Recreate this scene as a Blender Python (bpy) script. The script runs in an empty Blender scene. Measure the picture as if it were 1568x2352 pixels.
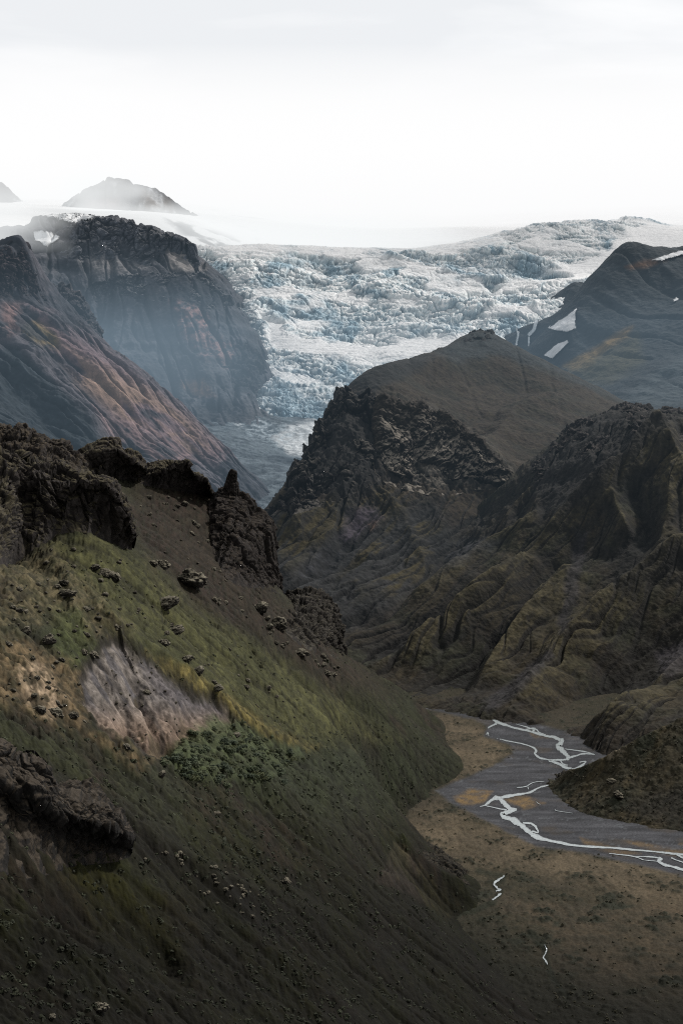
import bpy, math, os
import numpy as np
from mathutils import Vector
RES = float(os.environ.get('TERRAIN_RES', '1.0'))
np.seterr(all='ignore')
sc = bpy.context.scene
COL = sc.collection
f32 = np.float32

# ------------------------------------------------------------------ camera
CZ, PITCH, FL = 250.0, math.radians(4.31), 3266.0     # metres above the valley floor, tilt, focal length in survey pixels
CP, SP = math.cos(PITCH), math.sin(PITCH)
cam = bpy.data.cameras.new('camera'); camo = bpy.data.objects.new('camera', cam); COL.objects.link(camo)
camo.location = (0, 0, CZ); camo.rotation_euler = (math.pi/2 - PITCH, 0, 0)
cam.sensor_fit = 'VERTICAL'; cam.sensor_height = 36.0; cam.lens = 36.0*FL/2352.0
cam.clip_start = 1.0; cam.clip_end = 90000.0
sc.camera = camo

def ray(u, v):
    xc = (u-784.0)/FL; yc = -(v-1176.0)/FL
    return xc, CP + yc*SP, -SP + yc*CP
def at(u, v, Y):
    dx, dy, dz = ray(u, v); t = Y/dy
    return (dx*t, Y, CZ + dz*t)
def F(u, v, z=0.0):                    # where that bearing meets the valley floor
    dx, dy, dz = ray(u, v); t = (z-CZ)/dz
    return (dx*t, dy*t, z)
def SL(u, v):                          # where it meets the mean plane of the left slope
    dx, dy, dz = ray(u, v); t = (67.0-CZ)/(dz + 0.92*dx)
    return (dx*t, dy*t, CZ + dz*t)
def project(x, y, z):
    dz = z-CZ; dep = np.maximum(y*CP - dz*SP, 1.0)
    return 784.0 + FL*x/dep, 1176.0 - FL*(y*SP + dz*CP)/dep

# ------------------------------------------------------------------ noise
_r = np.random.RandomState(11)
PERM = np.concatenate([_r.permutation(256)]*3).astype(np.int32)
_a = _r.rand(256)*2*np.pi
GX, GY = np.cos(_a).astype(f32), np.sin(_a).astype(f32)
_g = _r.normal(size=(256, 3)); _g /= np.linalg.norm(_g, axis=1)[:, None]
G3 = _g.astype(f32)
RV = _r.rand(256).astype(f32)
def n2(x, y, seed=0):
    x = np.asarray(x, f32) + f32(seed*17.31); y = np.asarray(y, f32) + f32(seed*9.77)
    xi = np.floor(x); yi = np.floor(y); fx = x-xi; fy = y-yi
    xi = xi.astype(np.int32) & 255; yi = yi.astype(np.int32) & 255
    u = fx*fx*fx*(fx*(fx*6-15)+10); v = fy*fy*fy*(fy*(fy*6-15)+10)
    A = PERM[xi]; B = PERM[xi+1]
    h00 = PERM[A+yi]; h01 = PERM[A+yi+1]; h10 = PERM[B+yi]; h11 = PERM[B+yi+1]
    a = GX[h00]*fx + GY[h00]*fy; b = GX[h10]*(fx-1) + GY[h10]*fy
    c = GX[h01]*fx + GY[h01]*(fy-1); d = GX[h11]*(fx-1) + GY[h11]*(fy-1)
    p = a+u*(b-a); q = c+u*(d-c)
    return (p+v*(q-p))*f32(1.5)
def n3(x, y, z, seed=0):
    x = np.asarray(x, f32) + f32(seed*17.31); y = np.asarray(y, f32) + f32(seed*9.77); z = np.asarray(z, f32)
    xi = np.floor(x); yi = np.floor(y); zi = np.floor(z); fx = x-xi; fy = y-yi; fz = z-zi
    xi = xi.astype(np.int32) & 255; yi = yi.astype(np.int32) & 255; zi = zi.astype(np.int32) & 255
    u = fx*fx*(3-2*fx); v = fy*fy*(3-2*fy); w = fz*fz*(3-2*fz)
    out = 0
    for i in (0, 1):
        A = PERM[xi+i]; wu = u if i else 1-u
        for j in (0, 1):
            B = PERM[A+yi+j]; wv = v if j else 1-v
            for k in (0, 1):
                g = G3[PERM[B+zi+k]]; ww = w if k else 1-w
                out = out + wu*wv*ww*(g[..., 0]*(fx-i) + g[..., 1]*(fy-j) + g[..., 2]*(fz-k))
    return out*f32(1.6)
def fbm(x, y, s, o=4, g=0.5, seed=0):
    r = 0; a = 1.0; t = 0
    for i in range(o):
        r = r + a*n2(x/s, y/s, seed+i); t += a; a *= g; s *= 0.5
    return r/t
def ridged(x, y, s, o=4, g=0.5, seed=0):
    r = 0; a = 1.0; t = 0
    for i in range(o):
        r = r + a*(1-np.abs(n2(x/s, y/s, seed+i))*1.6); t += a; a *= g; s *= 0.5
    return r/t
def billow(x, y, s, o=3, g=0.5, seed=0):
    r = 0; a = 1.0; t = 0
    for i in range(o):
        r = r + a*np.abs(n2(x/s, y/s, seed+i)); t += a; a *= g; s *= 0.5
    return r/t
def cell(x, y, seed=0):                # distance to nearest / second nearest random point, and its random value
    x = np.asarray(x, f32) + f32(seed*3.7); y = np.asarray(y, f32) + f32(seed*5.3)
    xi = np.floor(x).astype(np.int32); yi = np.floor(y).astype(np.int32)
    d1 = np.full(x.shape, 9, f32); d2 = d1.copy(); idv = np.zeros(x.shape, f32)
    for i in (-1, 0, 1):
        for j in (-1, 0, 1):
            h = PERM[PERM[(xi+i) & 255] + ((yi+j) & 255)]
            px = xi+i+RV[h]; py = yi+j+RV[PERM[h+1]]
            d = np.hypot(px-x, py-y)
            near = d < d1
            d2 = np.where(near, d1, np.minimum(d2, d)); idv = np.where(near, RV[PERM[h+7]], idv); d1 = np.where(near, d, d1)
    return d1, d2, idv
def cell3(x, y, z, seed=0):
    x = np.asarray(x, f32) + f32(seed*3.7); y = np.asarray(y, f32) + f32(seed*5.3); z = np.asarray(z, f32)
    xi = np.floor(x).astype(np.int32); yi = np.floor(y).astype(np.int32); zi = np.floor(z).astype(np.int32)
    d1 = np.full(x.shape, 9, f32); d2 = d1.copy(); idv = np.zeros(x.shape, f32)
    for i in (-1, 0, 1):
        for j in (-1, 0, 1):
            for k in (-1, 0, 1):
                h = PERM[PERM[PERM[(xi+i) & 255] + ((yi+j) & 255)] + ((zi+k) & 255)]
                d = np.sqrt((xi+i+RV[h]-x)**2 + (yi+j+RV[PERM[h+1]]-y)**2 + (zi+k+RV[PERM[h+2]]-z)**2)
                near = d < d1
                d2 = np.where(near, d1, np.minimum(d2, d)); idv = np.where(near, RV[PERM[h+7]], idv); d1 = np.where(near, d, d1)
    return d1, d2, idv
def clumps(x, y, s, seed=0, thr=.4):
    d1, d2, iv = cell(x/s, y/s, seed)
    return np.clip(1-(d1/(.22+.4*iv))**2, 0, 1)*(iv > thr)
def gully(a, b, w, seed=0, k=.08):
    return np.exp(-(n2(a/w + .2*fbm(a, b, 2.5*w, 2, .5, seed+3), b/(5.5*w), seed)/k)**2)
def sm(a, b, x):
    t = np.clip((x-a)/(b-a), 0, 1); return t*t*(3-2*t)
def mix(a, b, t):
    return a + (b-a)*t

GAIN = 1.08
def C(r, g, b, k=1.0, gain=None):                 # surface albedo from the tone seen in daylight
    c = np.array([r, g, b], float)/255.0
    c = np.where(c <= 0.04045, c/12.92, ((c+0.055)/1.055)**2.4)
    if k < 1.1: c = c + (c.mean()-c)*.03
    return np.clip(c/GAIN*k, 0, 0.9).astype(f32)
def lay(col, c, m):
    return col + (np.asarray(c, f32) - col)*np.clip(m, 0, 1)[:, None]
def poly_mask(u, v, pts, soft):        # soft inside-mask of a ground-cover patch
    pts = np.array(pts, float); n = len(pts); ins = np.zeros(u.shape, bool); d = np.full(u.shape, 1e9)
    lo = pts.min(0)-3*soft; hi = pts.max(0)+3*soft
    sel = (u > lo[0]) & (u < hi[0]) & (v > lo[1]) & (v < hi[1])
    uu, vv = u[sel], v[sel]; ii = np.zeros(uu.shape, bool); dd = np.full(uu.shape, 1e9)
    for i in range(n):
        a, b = pts[i], pts[(i+1) % n]
        e = b-a; t = np.clip(((uu-a[0])*e[0] + (vv-a[1])*e[1])/(e@e+1e-9), 0, 1)
        dd = np.minimum(dd, np.hypot(uu-a[0]-t*e[0], vv-a[1]-t*e[1]))
        c = ((a[1] > vv) != (b[1] > vv)) & (uu < (b[0]-a[0])*(vv-a[1])/(b[1]-a[1]+1e-9)+a[0]); ii ^= c
    out = np.zeros(u.shape, f32); s = np.where(ii, dd, -dd)
    out[sel] = sm(-soft, soft, s)
    return out
def line_dist(x, y, pts):              # signed distance to a polyline (plan view or survey pixels) and the run along it
    best = np.full(x.shape, 1e9); sg = np.ones(x.shape); run = np.zeros(x.shape); acc = 0
    tot = sum(math.hypot(pts[i+1][0]-pts[i][0], pts[i+1][1]-pts[i][1]) for i in range(len(pts)-1))
    for i in range(len(pts)-1):
        ax, ay = pts[i][:2]; ex = pts[i+1][0]-ax; ey = pts[i+1][1]-ay; L = math.hypot(ex, ey)+1e-9
        t = np.clip(((x-ax)*ex + (y-ay)*ey)/(L*L), 0, 1)
        d = np.hypot(x-ax-t*ex, y-ay-t*ey); n = d < best
        best = np.where(n, d, best); sg = np.where(n, np.sign(ex*(y-ay)-ey*(x-ax)), sg); run = np.where(n, (acc+t*L)/tot, run); acc += L
    return best, sg, run

# ------------------------------------------------------------------ objects, materials
def tag(o, label=None, cat=None, group=None, kind=None):
    for k, v in (('label', label), ('category', cat), ('group', group), ('kind', kind)):
        if v: o[k] = v
    return o
def mat_ground(name, scale, bump=0.6, rough=0.95, spec=0.12, var=0.35, detail=6.0):
    m = bpy.data.materials.new(name); m.use_nodes = True; nt = m.node_tree; N, L = nt.nodes, nt.links
    b = N['Principled BSDF']; b.inputs['Roughness'].default_value = rough; b.inputs['Specular IOR Level'].default_value = spec
    at_ = N.new('ShaderNodeAttribute'); at_.attribute_name = 'Col'
    tc = N.new('ShaderNodeNewGeometry')
    no = N.new('ShaderNodeTexNoise'); no.inputs['Scale'].default_value = 1.0/scale; no.inputs['Detail'].default_value = detail
    L.new(tc.outputs['Position'], no.inputs['Vector'])
    mr = N.new('ShaderNodeMapRange'); mr.inputs['From Min'].default_value = 0.25; mr.inputs['From Max'].default_value = 0.75
    mr.inputs['To Min'].default_value = 1-var; mr.inputs['To Max'].default_value = 1+var
    L.new(no.outputs['Fac'], mr.inputs['Value'])
    mu = N.new('ShaderNodeVectorMath'); mu.operation = 'SCALE'
    L.new(at_.outputs['Color'], mu.inputs[0]); L.new(mr.outputs['Result'], mu.inputs['Scale'])
    L.new(mu.outputs['Vector'], b.inputs['Base Color'])
    bp = N.new('ShaderNodeBump'); bp.inputs['Strength'].default_value = bump; bp.inputs['Distance'].default_value = scale*0.6
    L.new(no.outputs['Fac'], bp.inputs['Height']); L.new(bp.outputs['Normal'], b.inputs['Normal'])
    return m
def grid_mesh(name, P, nu, nv, mat, col, closed_u=False, smooth=True, flip=False):
    """P (nv*nu,3) row-major, one quad sheet"""
    me = bpy.data.meshes.new(name); n = len(P)
    me.vertices.add(n); me.vertices.foreach_set('co', np.asarray(P, f32).ravel())
    i = np.arange(nv-1)[:, None]*nu; j = np.arange(nu if closed_u else nu-1)[None, :]
    j2 = (j+1) % nu
    q = np.stack([i+j, i+j2, i+nu+j2, i+nu+j], -1).reshape(-1, 4)
    if flip: q = q[:, ::-1]
    q = np.ascontiguousarray(q); m = len(q)
    me.loops.add(m*4); me.loops.foreach_set('vertex_index', q.ravel().astype(np.int32))
    me.polygons.add(m); me.polygons.foreach_set('loop_start', np.arange(m, dtype=np.int32)*4)
    me.polygons.foreach_set('loop_total', np.full(m, 4, np.int32))
    me.polygons.foreach_set('use_smooth', np.full(m, smooth))
    me.update(calc_edges=True)
    set_col(me, col)
    me.materials.append(mat)
    o = bpy.data.objects.new(name, me); COL.objects.link(o)
    return o
def set_col(me, col):
    a = me.color_attributes.new('Col', 'FLOAT_COLOR', 'POINT')
    c = np.ones((len(col), 4), f32); c[:, :3] = np.clip(col, 0, 0.92); a.data.foreach_set('color', c.ravel())

class Land:
    """height sheet over plan: smooth surveyed base + ridge features + noise, meshed finer where it is seen"""
    def __init__(s, name, pts, c=60.0, feats=(), noise=None):
        s.name = name; P = np.array(pts, float); s.P = P; s.c = c; n = len(P)
        r = np.hypot(P[:, None, 0]-P[None, :, 0], P[:, None, 1]-P[None, :, 1])
        A = np.zeros((n+3, n+3)); A[:n, :n] = np.sqrt(r*r+c*c); A[:n, n] = 1; A[:n, n+1:] = P[:, :2]/1000; A[n, :n] = 1; A[n+1:, :n] = P[:, :2].T/1000
        s.w = np.linalg.lstsq(A, np.concatenate([P[:, 2], [0, 0, 0]]), rcond=None)[0]
        s.feats = []; s.noise = noise; s.ck = .5
        for pl, h, wl, wr in feats:
            s.feats.append(([s.hit(u, v) for u, v in pl], h, wl, wr))
    def base(s, x, y):
        r = s.w[-3] + s.w[-2]*x/1000 + s.w[-1]*y/1000
        for k in range(len(s.P)):
            r = r + s.w[k]*np.sqrt((x-s.P[k, 0])**2 + (y-s.P[k, 1])**2 + s.c**2)
        return r
    def z0(s, x, y):
        r = s.base(x, y)
        for pl, h, wl, wr in s.feats:
            d, sg, run = line_dist(x, y, pl)
            wd = np.where(sg > 0, wl, wr)*(0.75+0.5*np.abs(n2(x/(wl+wr), y/(wl+wr), 3)))
            r = r + h*np.exp(-(d/wd)**1.4)*np.minimum(1, 6*run+0.25)*np.minimum(1, 6*(1-run)+0.25)
        return r
    def z(s, x, y):
        r = s.z0(x, y)
        return r if s.noise is None else s.noise(x, y, r)
    def hit(s, u, v, Y0=None, Y1=None, full=False):
        ys = np.linspace(Y0 or s.P[:, 1].min()*0.6, Y1 or s.P[:, 1].max(), 900)
        dx, dy, dz = ray(u, v); t = ys/dy
        g = (s.z if full else s.base)(dx*t, ys) - (CZ + dz*t)
        k = np.argmax(g > 0) if (g > 0).any() else int(np.argmax(g))
        if k > 0 and g[k] > 0:
            a = -g[k-1]/(g[k]-g[k-1]+1e-9); yy = ys[k-1] + a*(ys[k]-ys[k-1])
        else: yy = ys[k]
        t = yy/dy
        return (dx*t, yy, CZ + dz*t)
    def build(s, u0, u1, Y0, Y1, nu, nv, mat, paint, floor_w=0.25, cutoff=None):
        nu = max(8, int(nu*RES)); nv = max(8, int(nv*RES))
        ca = (np.linspace(u0, u1, 60)-784)/FL; cy = np.geomspace(Y0, Y1, 500)
        X = ca[None, :]*cy[:, None]; Yg = np.broadcast_to(cy[:, None], X.shape)
        Z = s.z0(X.ravel(), Yg.ravel()).reshape(X.shape)
        _, V = project(X, Yg, Z)
        w = np.abs(np.diff(V, axis=0)); w = w + floor_w*w.mean(0, keepdims=True)
        cum = np.concatenate([np.zeros((1, 60)), np.cumsum(w, 0)]); cum /= cum[-1]
        tt = np.linspace(0, 1, nv)
        R = np.stack([np.interp(tt, cum[:, k], cy) for k in range(60)], 1)
        af = (np.linspace(u0, u1, nu)-784)/FL; kf = np.linspace(0, 59, nu); k0 = np.minimum(kf.astype(int), 58); fr = kf-k0
        Yf = R[:, k0]*(1-fr) + R[:, k0+1]*fr
        x = (Yf*af[None, :]).ravel(); y = Yf.ravel()
        z = s.z(x, y)
        P = np.stack([x, y, z], 1)
        Zg = z.reshape(nv, nu); Xg = x.reshape(nv, nu)
        Pg = P.reshape(nv, nu, 3)
        du = np.gradient(Pg, axis=1); dv = np.gradient(Pg, axis=0)
        nn = np.cross(du, dv); nn /= np.linalg.norm(nn, axis=2, keepdims=True)+1e-9
        nn = nn.reshape(-1, 3)
        u, v = project(x, y, z)
        s.rel = z - s.base(x, y)
        def blur(a, k):
            for ax in (0, 1):
                p_ = np.concatenate([np.repeat(a.take([0], ax), k, ax), a, np.repeat(a.take([-1], ax), k, ax)], ax).cumsum(ax)
                n_ = a.shape[ax]; a = (np.take(p_, np.arange(2*k, 2*k+n_), ax) - np.concatenate([np.zeros_like(p_.take([0], ax)), p_.take(np.arange(0, n_-1), ax)], ax))/(2*k+1)
            return a
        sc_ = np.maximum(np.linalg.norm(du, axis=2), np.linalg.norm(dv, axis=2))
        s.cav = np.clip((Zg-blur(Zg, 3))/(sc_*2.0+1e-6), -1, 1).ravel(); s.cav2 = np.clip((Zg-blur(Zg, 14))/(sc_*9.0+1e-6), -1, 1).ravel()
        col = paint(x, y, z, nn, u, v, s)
        col = col*np.clip(1 + s.ck*s.cav + s.ck*.9*s.cav2, .35, 1.7)[:, None]  # hollows darkened, crests lightened: soft relief shade put into the ground colour
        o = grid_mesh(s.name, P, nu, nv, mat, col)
        s.obj = o; s.PV = P; s.NN = nn; s.U = u; s.Vv = v; s.shape = (nv, nu); s.CL = col
        return o
def dark(x, y, s, lo, hi, seed):
    return mix(lo, hi, sm(-0.35, 0.35, fbm(x, y, s, 4, 0.6, seed)))[:, None]

def zr(px, py): return 1004.5+px*.3592, 1578.5+py*.3592
CH = [
 [(-14,149,3),(120,162,4),(280,182,6),(350,205,9),(390,230,15)],
 [(370,222,12),(430,240,11),(480,257,9),(560,275,8),(620,292,10),(690,312,11),(750,322,14),(800,342,18)],
 [(500,236,2),(560,252,4),(600,265,6),(630,272,6),(650,290,4),(690,305,4)],
 [(560,270,3),(620,265,8),(600,290,7)],
 [(792,330,14),(795,350,24),(770,375,24),(790,395,22),(805,420,20),(832,442,17),(826,468,12)],
 [(815,395,3),(900,407,5),(960,418,6),(1004,432,5)], [(1000,432,3),(935,426,7),(880,440,7),(830,454,9)],
 [(820,464,8),(760,466,8),(712,470,7),(770,490,11),(825,518,12),(870,525,12),(920,502,11),(945,478,6),(905,480,5)], [(785,470,7),(800,492,6),(830,500,4)],
 [(375,234,12),(330,256,6),(302,272,6),(322,296,9),(312,306,8),(350,322,6),(430,342,5),(520,358,5),(600,383,7),(628,405,10),(622,428,10),(650,452,9),(700,463,4),(720,468,5)],
 [(718,628,3),(680,634,7),(640,646,6),(600,670,10),(540,684,9),(470,694,12),(400,708,18),(360,714,16),(325,738,11),(300,756,6),(270,765,2)],
 [(385,705,14),(420,735,18),(455,772,20),(505,785,10)], [(500,787,10),(440,802,18),(410,812,22),(440,838,24),(500,862,26),(545,895,26),(590,935,22),(640,962,17),(720,985,15),(820,1004,13),(950,1022,10),(1100,1027,9),(1250,1042,8),(1400,1056,8),(1500,1064,9),(1600,1078,12)],
 [(300,757,3),(360,772,4),(440,786,6)], [(545,868,7),(600,876,9),(632,905,10),(640,930,6),(605,925,8),(590,935,8)],
 [(1095,1065,3),(1180,1074,5),(1260,1086,5),(1320,1108,3)], [(1255,1086,4),(1350,1086,6),(1425,1096,9)], [(1425,1092,20),(1415,1118,16),(1470,1142,12),(1530,1158,11),(1610,1182,13)], [(1490,1094,5),(1535,1112,6),(1610,1136,4)], [(1520,1068,8),(1560,1090,8),(1610,1104,9)], [(1300,1106,2),(1360,1112,3),(1420,1118,4)],
 [(505,646,2),(565,636,4),(610,612,3),(680,604,2)], [(575,640,3),(580,655,4)], [(630,735,2),(640,745,2),(655,752,1.5)], [(748,785,3),(765,794,2),(860,808,1.5)],
]
# ------------------------------------------------------------------ valley floor
def floor_rough(x, y):
    u, v = project(x, y, np.zeros_like(x))
    return u, v
GRAVEL = [[(960,1624),(985,1624),(1100,1640),(1200,1655),(1300,1680),(1400,1720),(1420,1760),(1320,1780),(1300,1815),(1370,1850),(1450,1868),(1620,1885),(1650,2020),(1620,2030),(1500,1994),(1340,1958),(1230,1944),(1160,1908),(1096,1874),(1040,1848),(1000,1815),(1060,1790),(1130,1760),(1180,1730),(1170,1710),(1110,1690),(1120,1665),(1080,1650)]]
def floor_noise(x, y, z):
    u, v = project(x, y, z)
    g = poly_mask(u, v, GRAVEL[0], 10)
    h = 0.03*fbm(x, y, 12, 3, 0.5, 2) + (1-g)*(billow(x, y*0.6, 7, 3, 0.6, 5)*1.5 + 1.0*fbm(x, y, 60, 3, 0.5, 9) + 0.3 + .8*clumps(x, y*.8, 3.6, 15, .5)*(.3+sm(-.1, .3, fbm(x, y, 26, 4, 0.65, 41))))
    return z + h
fl = Land('valley_floor', [(-200, 400, 0), (400, 400, 0), (-200, 1500, 0), (400, 1500, 0), (100, 900, 0)], 50, (), floor_noise)
def paint_floor(x, y, z, n, u, v, s):
    w1 = fbm(x, y, 40, 4, 0.6, 21); uu = u + 22*fbm(x, y, 25, 3, 0.6, 22); vv = v + 9*fbm(x, y, 25, 3, 0.6, 23)
    tuss = sm(0.12, 0.42, billow(x, y*0.6, 7, 3, 0.6, 5))
    tan, brown, green = C(106, 94, 76), C(68, 61, 50), C(48, 50, 40)
    base = np.tile(brown, (len(x), 1)).astype(f32)
    base = lay(base, C(58, 54, 41), sm(-0.2, 0.3, fbm(x, y, 30, 4, 0.6, 31)))
    tz = poly_mask(uu, vv, [(900,1900),(1000,1850),(1120,1880),(1240,1940),(1400,1965),(1620,2010),(1640,2180),(1400,2040),(1200,2000),(1100,2010),(1000,1960)], 30)
    tz = np.maximum(tz, poly_mask(uu, vv, [(1000,1640),(1110,1660),(1115,1690),(1180,1720),(1120,1770),(1040,1800),(1000,1760)], 12))
    tz2 = poly_mask(uu, vv, [(1150,2060),(1640,2040),(1640,2300),(1400,2260),(1200,2160)], 60)
    base = lay(base, tan, tz*mix(0.5, 1, sm(-.3, .3, w1))); base = lay(base, C(88, 76, 60), tz2*mix(0.2, 0.9, sm(-.25, .35, fbm(x, y, 16, 4, .6, 8))))
    gm = sm(0.05, 0.35, fbm(x, y, 26, 4, 0.65, 41))
    base = lay(base, green, np.clip((gm*.8+.22)*(1-0.6*tz), 0, 1))
    base = lay(base, C(40, 40, 32), tuss*0.35*(1-0.4*tz))
    base = lay(base, C(38, 40, 31), sm(.05, .5, clumps(x, y*.8, 3.6, 15, .5))*(.25+.75*sm(-.1, .3, fbm(x, y, 26, 4, 0.65, 41)))*.9)
    base = base*(1+.3*fbm(x, y, 2.2, 3, .7, 17))[:, None]
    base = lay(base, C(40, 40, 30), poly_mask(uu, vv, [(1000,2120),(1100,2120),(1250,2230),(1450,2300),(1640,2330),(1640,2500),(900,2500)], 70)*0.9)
    g = poly_mask(u + 6*fbm(x, y, 14, 3, .6, 3), v + 3*fbm(x, y, 14, 3, .6, 4), GRAVEL[0], 5)
    st = fbm(x*0.35 + y*0.1, y*1.6, 14, 4, 0.6, 51)
    gc = np.tile(C(72, 73, 77), (len(x), 1)); gc = lay(gc, C(56, 57, 60), sm(-0.1, 0.35, st)); gc = lay(gc, C(96, 97, 101), sm(0.1, 0.45, -st)*0.6)
    gc = lay(gc, C(78, 70, 60), sm(0.1, 0.4, fbm(x, y, 35, 3, .6, 55))*0.5)
    for pl in ([(1040,1830),(1080,1812),(1130,1818),(1110,1845),(1060,1850)], [(1430,1928),(1500,1940),(1620,1962),(1620,1980),(1500,1958)], [(1330,1925),(1400,1945),(1470,1962),(1420,1966),(1340,1940)], [(1560,1938),(1640,1945),(1640,1962)], [(1210,1680),(1250,1688),(1272,1694),(1225,1694)], [(1140,1830),(1200,1825),(1250,1845),(1200,1858)]):
        gc = lay(gc, C(124, 102, 68), poly_mask(uu*0.5+u*0.5, vv*0.4+v*0.6, pl, 5)*mix(0.35, 0.9, sm(-.3, .3, fbm(x, y, 8, 3, .6, 61))))
    wet = np.zeros(len(x)); 
    for ch in CH:
        q = [(zr(a, b)) for a, b, h in ch]; hw = np.mean([h for a, b, h in ch])*.36
        dd, _s, _r2 = line_dist(u, v, q); wet = np.maximum(wet, sm(hw+11, hw+1, dd + 2.5*fbm(x, y, 9, 3, .6, 62)))
    gc = lay(gc, C(54, 56, 60), wet*.5); gc = gc*(1+.35*fbm(x, y, 2.0, 3, .75, 63))[:, None]
    thr_ = np.abs(fbm(x*.5+y*.12, y*1.5, 26, 3, .6, 64)); gc = lay(gc, C(98, 102, 106), sm(.022, .006, thr_)*sm(-.1, .2, fbm(x, y, 50, 2, .5, 65))*.6)
    for q in ([(1100,2000),(1157,2014),(1134,2032),(1148,2050),(1130,2073),(1090,2090),(1030,2105)], [(1215,2140),(1249,2176),(1253,2212),(1270,2250),(1300,2290)]):
        dd, _s, _r2 = line_dist(u, v, q); base = lay(base, C(36, 40, 30), sm(12, 3, dd + 4*fbm(x, y, 6, 3, .6, 66))*.75)
    base = base*mix(1, .34, sm(2040, 2340, v - .05*(u-1100)))[:, None]  # nearest flats darkened too, cloud shade put into the floor colour
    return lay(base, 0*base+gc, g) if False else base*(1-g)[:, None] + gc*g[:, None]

# ------------------------------------------------------------------ left slope (the foreground hillside)
hs_pts = [F(1180,2290,0.6), F(1100,2190,0.6), F(1040,2110,0.6), F(1085,2060,0.6), F(985,1950,0.6), F(900,1905,0.6), F(945,1860,0.6), F(1000,1812,0.6), F(1050,1772,0.6), F(1015,1700,0.6), F(985,1640,0.6),
    (85, 450, -3), (90, 350, -3), (35, 1270, -3), (-20, 1420, -3), (-90, 1650, 0),
    (150, 350, -30), (150, 560, -40), (135, 690, -35), (150, 830, -40), (150, 930, -40), (150, 1150, -40), (110, 1300, -30), (50, 1500, -30),
    at(870,1550,1110), at(785,1500,1095), at(930,1590,1120), at(700,1420,1085), at(640,1360,1085), at(600,1280,1085), at(560,1200,1085), at(520,1160,1080), at(450,1115,1080), at(380,1100,1060), at(300,1080,1050),
    at(0,1085,850), at(150,1075,900), at(-120,1090,800), at(200,1240,712), at(80,1268,690), at(-80,1290,670), at(290,1250,770),
    (-140, 1300, 150), (-80, 1300, 80), (-300, 1250, 190), (-40, 1200, 60), (-450, 1000, 215), (-500, 700, 240), (-200, 1500, 80), (-330, 620, 235), (-250, 450, 235), (-200, 300, 225), (-160, 200, 212)]
for q in ((100,2100),(300,2300),(600,2300),(900,2300),(30,2250),(300,1900),(600,1900),(800,1850),(600,1700),(800,1700),(940,1720),(300,1600),(450,1450),(150,1500),(600,1500),(150,1350),(400,1200),(450,1300),(20,1700),(20,1900),(100,1420),(750,1600),(900,2050),(750,2150),(450,1300),(330,1380)):
    hs_pts.append(SL(*q))
hs_feats = [
    ([(90,1260),(200,1370),(270,1450),(330,1480),(480,1590),(620,1690),(760,1760)], 4.5, 14, 5),
    ([(0,1625),(180,1690),(370,1755),(560,1800),(720,1870),(900,1935)], 3.5, 14, 6),
    ([(215,1500),(255,1560),(290,1620),(296,1680),(330,1730)], -3.6, 4.0, 4.0),
    ([(300,1520),(318,1580),(345,1640),(372,1680),(372,1730)], -4.6, 4.0, 5.0),
    ([(470,1600),(430,1640),(390,1690),(376,1730)], -3.0, 4, 4),
    ([(318,1600),(332,1650),(340,1700)], 3.2, 3.5, 3.5),
    ([(400,1580),(395,1640),(385,1690)], 2.4, 4, 4), ([(240,1600),(262,1660),(300,1715)], 2.4, 4, 4),
    ([(150,1330),(170,1390),(215,1470)], 3.0, 3.5, 3.0),
    ([(0,1790),(150,1820),(300,1890),(420,1980),(650,2090),(780,2120)], 3.0, 6, 9),
    ([(60,2050),(200,2050),(340,2120),(450,2200)], -8.0, 20, 20),
    ([(0,2090),(130,2140),(300,2230),(520,2330)], 3.5, 6, 6),
    ([(905,1935),(960,1990),(1030,2040),(1080,2060)], 7.5, 13, 16),
    ([(880,1990),(960,2030),(1030,2090)], -2.5, 7, 7),
    ([(860,2010),(930,2040),(1020,2100)], 3.5, 5, 5),
    ([(330,1240),(420,1330),(520,1450),(700,1560),(850,1650)], -4.0, 12, 12),
    ([(480,1420),(600,1520),(760,1620),(900,1720)], 3.0, 8, 8), ([(600,1480),(760,1570),(920,1670)], -3.0, 7, 7), ([(300,1330),(430,1450),(600,1570)], -2.0, 5, 5),
    ([(700,1920),(850,1935),(900,1960)], 3.5, 9, 9), ([(400,1860),(560,1960),(760,2060),(900,2160)], -3.0, 8, 8), ([(560,1830),(720,1960),(880,2080)], 2.5, 8, 8),
]
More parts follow.
